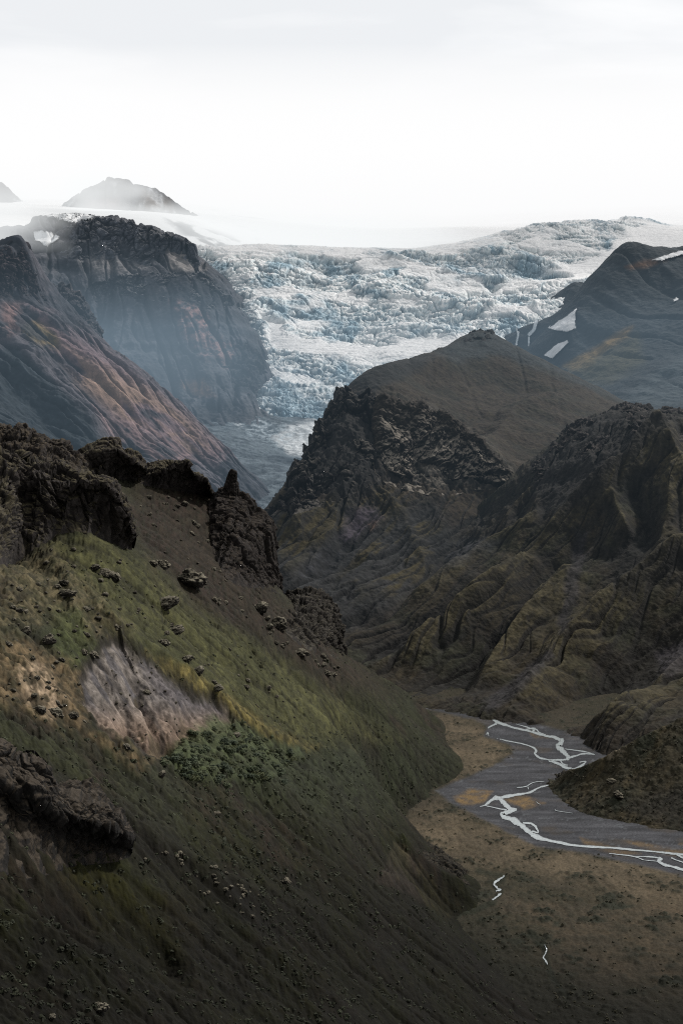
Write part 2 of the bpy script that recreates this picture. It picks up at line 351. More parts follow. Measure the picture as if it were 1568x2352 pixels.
def hs_noise(x, y, z):
    d = 1.5*x; xs = 1.3*x; ys = 262*np.log(np.maximum(y, 60)); t = ys + .25*x
    zo = np.asarray(z, float); z = 3.5*np.logaddexp(0, zo/3.5) - 1.2 - .7*np.maximum(0, -zo-1); foot = sm(-5, 7, zo)
    u, v = project(x, y, z); calm = mix(1, .45, sm(1750, 2050, v))
    near = sm(1000, 350, y)
    r = z + 5*fbm(x, y, 110, 3, .5, 71) + 3.2*(ridged(d*.167 + 6*fbm(x, y, 40, 2, .5, 5), ys*1.1, 26, 3, .55, 79)-.6) + 2.6*(ridged(d*0.5 + 10*fbm(x, y, 60, 2, .5, 5), t, 34, 3, .5, 72)-0.6)
    scr = scar_mask(x, y, u, v, 9)
    lump = billow(d*.9, t, 9, 3, .6, 73)
    r = r + (1-0.85*scr)*mix(.65, 1, calm)*(1.7*lump + 0.6*billow(xs, ys, 3.3, 2, .6, 74)*(0.4+near))
    r = r + (1-scr)*calm*(.75*clumps(d, t, 4.4, 16, .35)*(.3+.9*sm(-.2, .2, fbm(xs, ys, 26, 3, .5, 94))) + .38*clumps(d, t, 2.1, 17, .4))
    r = r - 1.1*gully(y, x, 20, 93) - 2.6*scr
    r = r + scr*(2.3*(ridged(d*0.167, t + .3*x, 6, 4, .6, 75)-.6) + 0.35*fbm(xs, ys, 3, 3, .7, 76) + .3*clumps(xs, ys, 2.2, 18, .7))
    rk = poly_mask(u, v, [(0,1260),(120,1240),(230,1330),(330,1420),(250,1480),(190,1560),(210,1660),(120,1660),(-80,1600),(-80,1300)], 40)
    d1, d2, idv = cell(x/6, ys/6, 4)
    r = r + rk*2.4*np.clip(0.6-d1, 0, 1)*(idv > 0.45) + rk*1.2*fbm(xs, ys, 6, 3, .65, 77)
    return z + (r-z)*foot
def scar_mask(x, y, u, v, soft=9):
    yl = 262*np.log(np.maximum(y, 60))
    wu = u + 30*fbm(x, yl, 18, 5, .66, 86) + 26*sm(.1, .5, fbm(x, yl, 40, 2, .5, 92)); wv = v + 26*fbm(x, yl, 18, 5, .66, 87)
    return poly_mask(wu, wv, SCREE, soft)
SCREE = [(215,1485),(275,1462),(335,1515),(405,1555),(485,1598),(545,1648),(520,1690),(430,1700),(385,1745),(340,1722),(240,1680),(190,1620),(185,1545)]
hs = None
def paint_hs(x, y, z, n, u, v, s):
    d = 1.5*x; y_ = y; y = 262*np.log(np.maximum(y, 60)); t = y + .25*x
    wu = u + 26*fbm(1.3*x, y, 22, 4, .65, 81); wv = v + 20*fbm(1.3*x, y, 22, 4, .65, 82)
    wu = wu + 16*fbm(1.3*x, y, 5, 3, .7, 95); wv = wv + 14*fbm(1.3*x, y, 5, 3, .7, 96)
    fine = fbm(1.3*x, y, 5, 3, .7, 83); mid = fbm(d*.6, t, 24, 4, .6, 84); big = fbm(1.3*x, y, 70, 3, .5, 85)
    lump = billow(d*.9, t, 9, 3, .6, 73)
    c = np.tile(C(44, 46, 29), (len(x), 1)).astype(f32)
    c = lay(c, C(50, 44, 36), sm(-.05, .3, mid))
    c = lay(c, C(50, 53, 40), sm(0, .4, big)*0.6)
    pm = lambda p, so: poly_mask(wu, wv, p, so)
    c = lay(c, C(48, 39, 33), pm([(300,1110),(520,1120),(650,1370),(800,1500),(900,1590),(760,1580),(600,1470),(440,1400),(330,1260)], 40)*0.8)
    c = lay(c, C(78, 78, 48), pm([(100,1240),(250,1230),(340,1300),(440,1400),(600,1490),(760,1600),(900,1700),(700,1720),(560,1640),(400,1520),(250,1430)], 35)*mix(.45, 1, sm(-.3, .3, mid)))
    c = lay(c, C(104, 94, 54), pm([(330,1495),(420,1530),(520,1590),(620,1670),(740,1720),(640,1712),(520,1640),(420,1572)], 14)*mix(.5, 1, sm(-.3, .2, fine)))
    c = lay(c, C(92, 84, 62), pm([(0,1290),(110,1260),(230,1360),(300,1440),(190,1470),(100,1420),(-40,1480)], 30)*mix(.3, 1, sm(-.2, .3, fine)))
    c = lay(c, C(66, 72, 42), pm([(110,1400),(190,1400),(210,1500),(170,1560),(120,1480)], 22)*.8)
    c = lay(c, C(102, 87, 64), pm([(-60,1490),(60,1470),(200,1540),(205,1680),(360,1730),(330,1760),(200,1690),(60,1640),(-60,1600)], 25)*mix(.35, 1, sm(-.35, .2, fine)))
    c = lay(c, C(160, 140, 116), pm([(40,1525),(90,1515),(140,1580),(160,1640),(110,1650),(60,1600)], 18)*mix(.15, 1, sm(-.2, .25, fine)))
    u0, v0 = project(x, y_, s.z0(x, y_)); sm_ = scar_mask(x, y_, u0, v0, 7); lip = scar_mask(x, y_, u0, v0, 26)
    st = fbm(d*.25, t + .3*x, 6, 4, .6, 88)
    sc_ = np.tile(C(118, 111, 105), (len(x), 1)); sc_ = lay(sc_, C(82, 79, 80), sm(-.05, .25, st)); sc_ = lay(sc_, C(128, 108, 92), sm(1600, 1690, v)*.8)
    sc_ = lay(sc_, C(78, 75, 80), poly_mask(u, v, [(330,1530),(480,1600),(520,1640),(440,1640),(360,1600)], 25)*.7)
    sc_ = sc_*(1+.45*fbm(1.3*x, y, 2.4, 3, .75, 89) - .4*clumps(1.3*x, y, 2.2, 18, .7))[:, None]
    sc_ = lay(sc_, C(72, 64, 46), sm(.05, .3, fbm(1.3*x, y, 14, 4, .65, 90) + .5*sm(1660, 1720, v) - .2)*.7)
    c = lay(c, C(40, 36, 31), sm(.15, .45, lip)*(1-sm_)*.75)  # dark rim painted as the shadow under the scar's lip
    c = c*(1-sm_)[:, None] + sc_*sm_[:, None]
    c = lay(c, C(72, 80, 54), pm([(375,1745),(430,1680),(500,1650),(620,1690),(700,1730),(640,1790),(500,1800),(400,1775)], 14)*.9)
    c = lay(c, C(54, 60, 44), pm([(520,1760),(700,1720),(900,1720),(1010,1760),(980,1830),(880,1890),(700,1860),(560,1820)], 40)*.6)
    c = lay(c, C(28, 27, 23), pm([(-80,1760),(60,1750),(250,1830),(430,1960),(640,2080),(560,2110),(420,2020),(280,1940),(120,1960),(-80,1960)], 30)*.9)
    c = lay(c, C(62, 60, 30), pm([(120,2000),(230,1970),(330,2040),(440,2080),(470,2180),(380,2210),(240,2140)], 30)*.8)
    c = lay(c, C(78, 73, 68), poly_mask(u+7*fine, v+7*fine, [(905,1935),(930,1945),(990,2020),(1045,2090),(1030,2112),(980,2080),(930,2050),(860,2025),(880,1990)], 8)*.95)
    c = lay(c, C(98, 90, 82), poly_mask(u+5*fine, v+5*fine, [(908,1938),(930,1944),(985,2010),(1000,2035),(960,2010)], 6)*.8)
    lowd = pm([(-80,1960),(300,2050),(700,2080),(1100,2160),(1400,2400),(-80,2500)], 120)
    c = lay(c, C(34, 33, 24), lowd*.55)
    k1 = clumps(d, t, 4.4, 16, .35); k2 = clumps(d, t, 2.1, 17, .4)
    c = lay(c, C(38, 40, 30), (1-sm_)*np.clip(sm(0, .5, k1)*.4 + sm(0, .5, k2)*.25, 0, .6)*mix(.3, 1, sm(-.3, .2, mid)))
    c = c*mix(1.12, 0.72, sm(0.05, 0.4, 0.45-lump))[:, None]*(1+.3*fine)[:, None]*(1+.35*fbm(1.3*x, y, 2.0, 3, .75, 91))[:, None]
    gl_ = np.zeros(len(x))
    for pl in ([(215,1500),(255,1560),(290,1620),(296,1680),(330,1730)], [(300,1520),(318,1580),(345,1640),(372,1680),(372,1730)]): gl_ = np.maximum(gl_, sm(9, 2, line_dist(u + 5*fine, v, pl)[0]))
    c = lay(c, C(52, 49, 48), gl_*.6); c = lay(c, C(38, 37, 31), gully(y_, x, 20, 93)*(1-sm_)*.5)
    lo = sm(1700, 2150, v)[:, None]; olive = sm(-.15, .25, fbm(1.3*x, y, 38, 4, .6, 97))[:, None]
    c = c*(1 + lo*(np.array([1.2, 1.22, .52])*olive + np.array([1.08, .95, .78])*(1-olive) - 1))
    c = c*mix(1, .20, sm(1660, 2250, v + .12*u))[:, None]  # near slope darkens towards the viewer, cloud shadow painted into its colour
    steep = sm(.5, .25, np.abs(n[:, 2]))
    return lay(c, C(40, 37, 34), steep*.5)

# ------------------------------------------------------------------ middle hill
mh_pts = [at(1090,766,2250), at(1130,772,2250), at(1040,792,2200), at(960,817,2130), at(900,840,2080), at(862,850,2040), at(810,878,1950), at(819,895,1900),
    at(1200,812,2250), at(1300,858,2250), at(1380,892,2200), at(1440,925,2150), at(1568,1000,2100),
    at(1000,900,1960), at(1100,880,2040), at(1200,900,2040), at(1300,915,2020), at(1050,1000,1830), at(1150,1050,1740), at(1190,1095,1660), at(1250,1000,1850), at(1180,1000,1850), at(1320,1000,1850),
    at(870,920,1760), at(1000,965,1740), at(1100,1025,1700), at(950,1050,1650), at(880,1000,1670), at(800,970,1690),
    at(794,960,1680), at(764,1010,1640), at(739,1070,1600), at(679,1140,1560), at(649,1178,1520),
    at(700,1180,1530), at(800,1180,1540), at(900,1180,1560), at(1000,1180,1580), at(1100,1140,1630), at(700,1280,1460), at(800,1280,1470), at(900,1270,1490), at(1000,1260,1510), at(1060,1250,1520),
    at(640,1330,1400), at(700,1370,1380), at(800,1370,1390), at(900,1360,1400), at(800,1460,1320), at(650,1450,1320), at(980,1360,1420),
    (-150, 1700, 20), (-130, 2000, 20), (-200, 1500, 10), (-110, 1900, 60), (-120, 1350, 20), (300, 1250, -60), (450, 1350, -40), (600, 1500, 20), (420, 1600, 90), (150, 1250, -60), (330, 1450, 0), (0, 2500, 150), (200, 2600, 200), (450, 2600, 180), (700, 2300, 150), (-100, 2300, 20)]
mh_feats = [([(1090,1030),(1180,960),(1290,905)], 14, 24, 40), ([(1190,1090),(1120,1190),(1040,1260),(930,1380)], -10, 25, 25), ([(870,1120),(930,1200),(980,1300)], 10, 12, 16), ([(860,860),(960,850),(1060,830)], 10, 30, 30),
    ([(650,1230),(760,1160),(850,1090)], 13, 9, 22), ([(640,1330),(720,1260),(800,1200)], 10, 8, 18), ([(820,1180),(760,1280),(690,1350)], -8, 12, 12)]
def mh_noise(x, y, z):
    d = 0.5*x + 0.85*y
    low = sm(1680, 1560, y)
    t = 0.85*x - 0.5*y
    r = z + 7*fbm(x, y, 160, 3, .5, 91) + 3*fbm(x, y, 34, 4, .6, 92) + 1.6*billow(x, y, 13, 3, .6, 93)
    r = r + low*8*(ridged(t + 10*fbm(x, y, 50, 2), d*.25, 46, 4, .55, 94)-.6) + (.8*clumps(x, y, 7.5, 19, .6) + .4*clumps(x, y, 3.6, 20, .5))*sm(-.2, .2, fbm(x, y, 60, 3, .5, 97))
    r = r - low*(5*gully(t, d, 38, 98) + 2.5*gully(t, d, 17, 99)) - (1-low)*1.6*gully(x, y, 60, 100)
    u, v = project(x, y, z)
    ck = poly_mask(u, v, [(690,1130),(700,1040),(760,930),(870,890),(1000,930),(1110,1000),(1190,1090),(1100,1140),(900,1160),(760,1160)], 30)
    return r + ck*(11*(ridged(x+.3*y, y*.8, 44, 5, .6, 95)-.6) + 4*fbm(x, y, 12, 4, .65, 96))
def paint_mh(x, y, z, n, u, v, s):
    wu = u + 16*fbm(x, y, 40, 4, .65, 101); wv = v + 12*fbm(x, y, 40, 4, .65, 102)
    fine = fbm(x, y, 12, 4, .7, 103); mid = fbm(x, y, 60, 4, .6, 104)
    c = np.tile(C(60, 53, 45), (len(x), 1)).astype(f32)
    c = lay(c, C(52, 49, 42), sm(-.1, .3, mid)); c = lay(c, C(66, 62, 44), sm(0, .4, fine)*.35)
    pm = lambda p, so: poly_mask(wu, wv, p, so)
    c = lay(c, C(57, 62, 64), pm([(1000,812),(1090,755),(1140,765),(1300,850),(1450,930),(1380,905),(1250,850),(1140,815),(1060,830)], 12)*.95)
    c = lay(c, C(44, 46, 47), pm([(780,880),(860,840),(960,810),(1000,815),(960,850),(860,900)], 12)*.8)
    c = lay(c, C(50, 51, 52), pm([(600,1180),(1000,1150),(1060,1250),(900,1400),(780,1470),(600,1400)], 30)*.9)
    gr = sm(.0, .25, fbm(0.85*x-.5*y, (0.5*x+.85*y)*.2, 26, 4, .6, 105))
    c = lay(c, C(74, 66, 40), gr*pm([(600,1200),(780,1110),(880,1120),(1000,1200),(1060,1250),(920,1380),(850,1330),(700,1300),(600,1260)], 30)*.75)
    c = lay(c, C(72, 66, 74), pm([(770,1240),(800,1170),(850,1160),(880,1190),(850,1215),(810,1245)], 12)*.9)
    c = lay(c, C(92, 74, 62), pm([(845,1205),(866,1198),(868,1214),(850,1220)], 7)*.9)
    c = lay(c, C(62, 63, 68), pm([(690,1300),(760,1240),(800,1260),(760,1310),(700,1340)], 18)*.6)
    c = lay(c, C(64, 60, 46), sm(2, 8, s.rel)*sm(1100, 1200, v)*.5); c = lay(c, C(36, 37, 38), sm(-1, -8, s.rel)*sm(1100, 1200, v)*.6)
    c = lay(c, C(40, 39, 35), sm(0, .5, clumps(x, y, 7.5, 19, .6))*.3)
    rock = poly_mask(wu, wv, [(690,1130),(700,1040),(760,930),(830,890),(870,980),(880,1100),(800,1140)], 20)
    c = lay(c, C(44, 43, 42), rock)
    top = poly_mask(wu, wv, [(860,910),(1000,940),(1100,1005),(1190,1090),(1100,1120),(950,1120),(870,1020)], 20)
    c = lay(c, C(104, 99, 92), top*sm(-.3, .2, fine)*.95); c = lay(c, C(44, 42, 40), top*sm(.1, .45, -s.cav2-.3*s.cav))  # cavity shade painted into the hollows of the pale crag top
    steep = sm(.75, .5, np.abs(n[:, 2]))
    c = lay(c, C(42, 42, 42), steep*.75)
    return c*(1+.35*fine)[:, None]

# ------------------------------------------------------------------ right slope
rs_pts = [at(1230,1065,1600), at(1330,975,1680), at(1430,938,1720), at(1568,950,1660), at(1720,930,1640), at(1530,995,1560), at(1400,1100,1500), at(1568,1100,1480), at(1250,1200,1480), at(1400,1250,1410), at(1568,1270,1370),
    at(1100,1350,1380), at(1250,1350,1370), at(1400,1400,1320), at(1000,1450,1320), at(900,1460,1320), at(800,1470,1310), at(1200,1500,1270), at(1400,1550,1220), at(1568,1500,1230), at(1720,1450,1230), at(900,1560,1250), at(1100,1590,1200), at(1300,1640,1140), at(1450,1640,1120), at(1600,1620,1080), at(1720,1600,1060), at(1720,1250,1370),
    F(960,1622,0.6), F(1100,1640,0.6), F(1200,1658,0.6), F(1300,1684,0.6), F(1390,1728,0.6), (215, 960, -2), (260, 900, -10), (70, 1100, -30), (130, 1050, -30), (0, 1150, -25), (-10, 1210, 0), (-40, 1300, 20), (160, 980, -30),
    (350, 1950, 150), (500, 1950, 160), (250, 1800, 150), (150, 1700, 110), (60, 1500, 60), (-20, 1420, 30), (-90, 1380, 20), (-150, 1350, 10)]
rs_feats = [([(1530,982),(1440,1080),(1330,1170),(1210,1290),(1100,1380),(980,1470),(870,1545)], 27, 30, 14),
    ([(1420,1130),(1330,1250),(1190,1400),(1080,1530),(1000,1600)], -12, 22, 22),
    ([(1330,1290),(1240,1390),(1150,1500),(1090,1590)], 20, 26, 12),
    ([(1620,1240),(1500,1320),(1380,1420),(1270,1530),(1180,1630)], 24, 30, 16),
    ([(1620,1400),(1480,1490),(1350,1600),(1280,1670)], -14, 24, 24),
    ([(1640,1480),(1540,1560),(1430,1650),(1370,1710)], 17, 22, 12),
    ([(1240,1190),(1120,1260),(1030,1330),(930,1400)], 15, 20, 14), ([(1270,1240),(1150,1320),(1000,1420),(830,1520)], -14, 20, 20),
    ([(1500,1000),(1560,1080),(1600,1180)], 17, 14, 14), ([(1450,1100),(1490,1200),(1500,1270)], -14, 14, 14), ([(1540,1090),(1530,1200),(1510,1280)], 12, 12, 12), ([(1400,1150),(1440,1240)], 12, 12, 12)]
def rs_noise(x, y, z):
    t = 0.8*x - 0.6*y + 14*fbm(x, y, 70, 2, .5, 6); d = 0.6*x + 0.8*y
    r = z + 6*fbm(x, y, 120, 3, .5, 111) + 9*(ridged(t, d*.22, 56, 4, .5, 112)-.6) + 1.0*billow(x, y, 12, 3, .65, 113) + (.8*clumps(x, y, 6.5, 21, .55) + .4*clumps(x, y, 3.2, 22, .5))*sm(-.2, .2, fbm(x, y, 60, 3, .5, 116)) + 1.3*fbm(x, y, 24, 3, .6, 114)
    hi = sm(1430, 1560, y)
    gm_ = sm(-.25, .2, fbm(x, y, 110, 2, .5, 119)); r = r - (1.5+3.2*gm_)*gully(t, d, 36, 117, .06) - 1.9*gm_*gully(t, d, 15, 118)
    return r + hi*11*(ridged(t*.7+x*.3, d*.5, 36, 4, .55, 115)-.6)
def paint_rs(x, y, z, n, u, v, s):
    t = 0.8*x - 0.6*y; d = 0.6*x + 0.8*y
    wu = u + 18*fbm(x, y, 30, 4, .65, 121); wv = v + 14*fbm(x, y, 30, 4, .65, 122)
    fine = fbm(x, y, 9, 4, .7, 123); st = fbm(t, d*.2, 26, 4, .6, 124); mid = fbm(x, y, 60, 4, .6, 125)
    c = np.tile(C(50, 46, 40), (len(x), 1)).astype(f32)
    c = lay(c, C(62, 56, 42), sm(-.05, .3, st)*.7)
    c = lay(c, C(44, 44, 42), sm(.05, .35, -st)*.7)
    c = lay(c, C(52, 55, 40), sm(0, .35, mid)*.5)
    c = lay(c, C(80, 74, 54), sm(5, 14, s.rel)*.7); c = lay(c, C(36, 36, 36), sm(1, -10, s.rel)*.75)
    pm = lambda p, so: poly_mask(wu, wv, p, so)
    c = lay(c, C(57, 55, 58), pm([(1325,1220),(1350,1220),(1330,1350),(1300,1450),(1280,1450),(1300,1340)], 9)*.8)
    c = lay(c, C(58, 57, 60), pm([(1100,1620),(1200,1540),(1260,1490),(1270,1510),(1180,1600),(1120,1640)], 10)*.8)
    c = lay(c, C(44, 43, 43), pm([(1220,1060),(1330,960),(1430,930),(1600,945),(1500,1000),(1400,1080),(1330,1170),(1230,1180)], 20)*.85)
    c = lay(c, C(60, 62, 68), pm([(980,1290),(1040,1240),(1160,1240),(1060,1290),(960,1330)], 14)*.6)
    c = lay(c, C(70, 67, 72), pm([(1500,1500),(1568,1480),(1640,1470),(1600,1530),(1520,1560)], 12)*.7)
    c = lay(c, C(40, 40, 40), pm([(1380,1250),(1500,1230),(1640,1280),(1540,1320),(1450,1380),(1400,1340)], 22)*.6)
    c = lay(c, C(50, 44, 38), sm(1600, 1680, v)*.5)
    c = lay(c, C(36, 36, 31), sm(0, .5, clumps(x, y, 6.5, 21, .55))*.3 + sm(0, .5, clumps(x, y, 3.2, 22, .5))*.2)
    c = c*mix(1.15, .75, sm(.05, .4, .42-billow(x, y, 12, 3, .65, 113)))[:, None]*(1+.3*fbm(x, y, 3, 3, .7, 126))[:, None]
    tw = t + 14*fbm(x, y, 70, 2, .5, 6); c = lay(c, C(36, 36, 35), np.maximum(gully(tw, d, 36, 117, .06), .7*gully(tw, d, 15, 118))*.5)
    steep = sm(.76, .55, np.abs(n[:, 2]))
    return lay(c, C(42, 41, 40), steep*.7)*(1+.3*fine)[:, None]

# ------------------------------------------------------------------ near spur on the right bank
sp_pts = [at(1385,1742,908), at(1420,1722,915), at(1500,1676,928), at(1568,1648,935), at(1640,1610,938), at(1740,1560,940), F(1282,1785,.8), F(1262,1812,.8), F(1300,1838,.8), F(1350,1868,.8), F(1450,1888,.8), F(1568,1908,.8), F(1640,1922,.8), F(1740,1944,.8),
    at(1310,1780,912), at(1350,1790,886), at(1450,1790,876), at(1568,1800,864), at(1600,1720,892), at(1740,1700,888), at(1740,1820,845), at(1400,1830,868), at(1500,1840,853), at(1340,1825,888), at(1640,1760,872), F(1200,1800,-14), F(1250,1850,-14), F(1350,1900,-14), F(1568,1950,-16), F(1740,1985,-16), (260, 760, -40), (340, 740, -40), (150, 790, -40), (420, 780, -30), (220, 1030, 5), (320, 1060, 20), (165, 1000, -10), (400, 1000, 55), (400, 1200, 60)]
class Spur(Land):
    """ridge raised between a foot line along the gravel and a crest line"""
    FOOT = [F(1262,1800), F(1268,1814), F(1300,1838), F(1350,1868), F(1450,1888), F(1568,1908), F(1640,1922), F(1760,1948)]
    CREST = [F(1268,1800), at(1300,1777,914), at(1350,1757,905), at(1385,1743,900), at(1420,1723,898), at(1500,1679,905), at(1568,1649,915), at(1640,1612,922), at(1760,1560,935)]
    def base(s, x, y):
        df, sf, _ = line_dist(x, y, s.FOOT); dc, sc2, rc = line_dist(x, y, s.CREST)
        hs_ = np.array([c[2] for c in s.CREST]); L_ = np.r_[0, np.cumsum([math.hypot(s.CREST[i+1][0]-s.CREST[i][0], s.CREST[i+1][1]-s.CREST[i][1]) for i in range(len(s.CREST)-1)])]
        hc = np.interp(rc, L_/L_[-1], hs_)
        q = df/(df+dc+1e-6)
        front = hc*(q*.85 + .15*q*q)
        back = hc*(1-dc/75.0) - .15*dc
        return np.where(sf < 0, -.5*df, np.where(sc2 > 0, np.maximum(back, -8), front)) + .6
def sp_noise(x, y, z):
    r = z + 1.5*fbm(x, y, 50, 3, .5, 131) + 1.4*billow(x, y, 9, 3, .65, 132) + .6*clumps(x, y, 5, 23, .5) + .3*clumps(x, y, 2.4, 24, .4) + 2*(ridged(x*.9-y*.4, x*.1+y*.2, 22, 3, .5, 133)-.6)
    return r
def paint_sp(x, y, z, n, u, v, s):
    fine = fbm(x, y, 6, 4, .7, 141); mid = fbm(x, y, 30, 4, .6, 142)
    c = np.tile(C(56, 52, 40), (len(x), 1)).astype(f32)
    c = lay(c, C(44, 46, 36), sm(-.1, .3, mid)); c = lay(c, C(70, 62, 44), sm(.05, .35, fbm(x-.5*y, y*.4, 18, 4, .6, 143))*.6)
    c = lay(c, C(98, 90, 76), poly_mask(u, v, [(1370,1735),(1420,1715),(1440,1725),(1400,1745)], 6)*sm(-.2, .2, fine))
    c = lay(c, C(36, 36, 35), poly_mask(u, v, [(1420,1850),(1640,1780),(1640,1930),(1500,1890)], 20)*.6)
    c = lay(c, C(34, 35, 29), sm(0, .5, clumps(x, y, 5, 23, .5))*.35)
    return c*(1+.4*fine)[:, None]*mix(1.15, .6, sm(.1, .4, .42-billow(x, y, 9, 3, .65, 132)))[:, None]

# ------------------------------------------------------------------ far right mountain
fr_pts = [at(1420,568,4200), at(1470,566,4250), at(1568,574,4150), at(1720,560,4000), at(1400,590,4150), at(1380,645,4050), at(1340,705,3980), at(1300,765,3900), at(1285,835,3800),
    at(1480,640,4000), at(1568,650,3950), at(1500,750,3700), at(1400,760,3800), at(1400,830,3550), at(1320,850,3600), at(1568,760,3600), at(1720,760,3500), at(1430,925,2950), at(1568,925,2900), at(1568,850,3200), at(1720,900,2900), at(1430,870,3250), at(1340,900,3300), at(1430,960,2700), at(1600,960,2700), at(1200,960,3200),
    at(1160,770,4450), at(1220,800,4250), at(1250,740,4600), at(1310,690,4750), at(1180,900,3800), at(1120,820,4350), at(1330,650,4900),
    (850, 4900, 650), (1100, 4700, 650), (600, 4900, 500), (450, 4700, 400)]
def fr_noise(x, y, z):
    g = sm(700, 500, x/ y*3266)
    return z - 9*gully(x*.8+y*.3, y*.6-x*.3, 110, 154) + 22*fbm(x, y, 380, 4, .5, 151) + 16*(ridged(x*.9+y*.25, y*.25-x*.05, 150, 4, .5, 152)-.6) + 4*fbm(x, y, 45, 4, .6, 153)
def paint_fr(x, y, z, n, u, v, s):
    wu = u + 12*fbm(x, y, 120, 4, .65, 161); wv = v + 10*fbm(x, y, 120, 4, .65, 162)
    fine = fbm(x, z*1.3, 30, 4, .72, 163)
    c = np.tile(C(50, 55, 58), (len(x), 1)).astype(f32)
    c = lay(c, C(60, 66, 70), sm(-.1, .35, fbm(x+.5*z, z*1.5, 110, 4, .65, 164)))
    pm = lambda p, so: poly_mask(wu, wv, p, so)
    c = lay(c, C(128, 104, 60), pm([(1295,842),(1360,800),(1450,752),(1440,775),(1380,815),(1350,850),(1310,850)], 10)*.9)
    c = lay(c, C(78, 74, 52), pm([(1300,845),(1400,800),(1460,770),(1480,830),(1400,880),(1340,880)], 18)*.7)
    c = lay(c, C(112, 84, 62), pm([(1430,612),(1480,598),(1530,596),(1500,610),(1445,618)], 8)*.8)
    c = lay(c, C(72, 80, 84), pm([(1430,915),(1500,860),(1568,810),(1640,780),(1640,930),(1500,930)], 16)*.8)
    c = lay(c, C(40, 44, 48), pm([(1130,760),(1250,700),(1330,690),(1320,780),(1290,840),(1200,820)], 12)*.9)
    return c*(1+.25*fine)[:, None]

# ------------------------------------------------------------------ left ridge with coloured screes, warm light and shade partly put into their colour
lr_pts = [at(-120,540,3050), at(0,556,3000), at(55,556,3000), at(80,640,2980), at(105,710,2960), at(200,775,2940), at(300,845,2920), at(400,925,2900), at(480,992,2880), at(545,1050,2850), at(600,1110,2750),
    at(0,1000,2350), at(150,1020,2400), at(300,1060,2480), at(420,1080,2580), at(-120,1000,2300), at(500,1110,2600),
    at(0,800,2660), at(100,850,2650), at(200,900,2650), at(100,950,2520), at(300,950,2700), at(0,680,2850), at(400,1000,2740), at(-120,750,2700),
    (-1000, 3500, 250), (-700, 3450, 230), (-450, 3350, 180), (-300, 3200, 120), (-180, 3050, 60), (-100, 2900, 30), (-80, 2650, 0), (-150, 2400, 20), (-1000, 4200, 200), (-300, 2150, 60), (-600, 2000, 80)]
lr_feats = [([(80,690),(160,800),(260,890),(360,960),(440,1030)], 22, 40, 60), ([(60,770),(140,870),(220,950),(270,1010)], 26, 26, 50), ([(110,790),(180,880),(250,960),(330,1040)], -22, 40, 40), ([(20,830),(90,900),(180,960),(240,1010)], 18, 30, 30)]
def lr_noise(x, y, z):
    t = 0.55*x + 0.83*y + 30*fbm(x, y, 200, 2, .5, 7); d = 0.83*x - 0.55*y
    return z - 13*gully(t, d, 95, 174) - 6*gully(t, d, 42, 175) + 20*fbm(x, y, 300, 3, .5, 171) + 40*(ridged(d*.22, t, 160, 5, .55, 172)-.6) + 6*fbm(x, y, 36, 4, .65, 173)
def paint_lr(x, y, z, n, u, v, s):
    t = 0.55*x + 0.83*y; d = 0.83*x - 0.55*y
    wu = u + 22*fbm(d*.35, t, 120, 4, .65, 181); wv = v + 18*fbm(d*.35, t, 120, 4, .65, 182)
    fine = fbm(x, z*1.3, 24, 4, .72, 183); st = fbm((x*.8-z*.6)*.3 + 20*fbm(x, z, 90, 2, .5, 9), x*.6+z*.8, 62, 5, .68, 184)
    c = np.tile(C(84, 82, 88), (len(x), 1)).astype(f32)
    pm = lambda p, so: poly_mask(wu, wv, p, so)
    c = lay(c, C(118, 100, 104), pm([(60,680),(110,720),(300,850),(420,950),(560,1060),(440,1060),(300,1000),(180,860),(80,760)], 26)*.9)
    c = lay(c, C(138, 116, 103), sm(-.05, .2, st)*pm([(130,790),(220,830),(320,880),(420,960),(500,1030),(440,1050),(360,1000),(260,950),(180,880)], 22)*.95)  # orange scree streaks, coloured warm as by sunlight
    c = lay(c, C(118, 104, 60), pm([(50,740),(80,735),(130,770),(140,800),(90,790),(60,770)], 12)*.8)
    c = lay(c, C(136, 106, 100), pm([(0,690),(50,680),(60,740),(20,780),(0,770)], 15)*.6)
    c = lay(c, C(128, 108, 108), pm([(220,930),(330,980),(440,1050),(420,1080),(300,1040),(240,990)], 18)*.8)
    c = lay(c, C(56, 60, 67), sm(-.02, .18, -st)*.85); c = lay(c, C(50, 54, 60), sm(0, -18, s.rel)*.5)  # dark blue shade painted between the lit streaks and in hollows
    c = lay(c, C(46, 54, 60), pm([(-80,800),(40,800),(120,880),(210,960),(250,1040),(-80,1060)], 16)*.95)  # shadowed lower left slope painted as dark blue ground
    c = lay(c, C(58, 60, 66), pm([(-80,540),(60,545),(90,640),(110,720),(60,690),(0,690),(-80,720)], 10)*.9)
    return c*(1+.3*fine)[:, None]

# ------------------------------------------------------------------ far left mountain
fm_pts = [at(80,505,4700), at(160,503,4700), at(260,502,4650), at(340,526,4600), at(430,548,4550), at(452,590,4500), at(0,530,4700), at(-120,520,4700), at(0,600,4450), at(120,570,4500), at(200,600,4450), at(320,600,4450),
    at(250,632,4350), at(350,628,4350), at(450,632,4350), at(120,660,4300), at(500,650,4350), at(525,690,4280),
    at(250,720,4180), at(400,720,4180), at(500,720,4200), at(300,800,4020), at(450,800,4020), at(580,810,4060), at(600,845,4030), at(550,760,4150), at(580,900,3850), at(350,900,3820), at(480,930,3700), at(560,930,3720), at(300,1000,3600), at(480,1000,3500),
    at(100,510,5000), at(300,515,5000), at(200,515,5300), at(440,575,4900), at(500,640,4700), at(545,720,4450), at(610,830,4250), at(640,900,4050), at(640,1000,3900), (-100, 5200, 500), (-150, 4700, 420), (-1100, 5300, 720)]
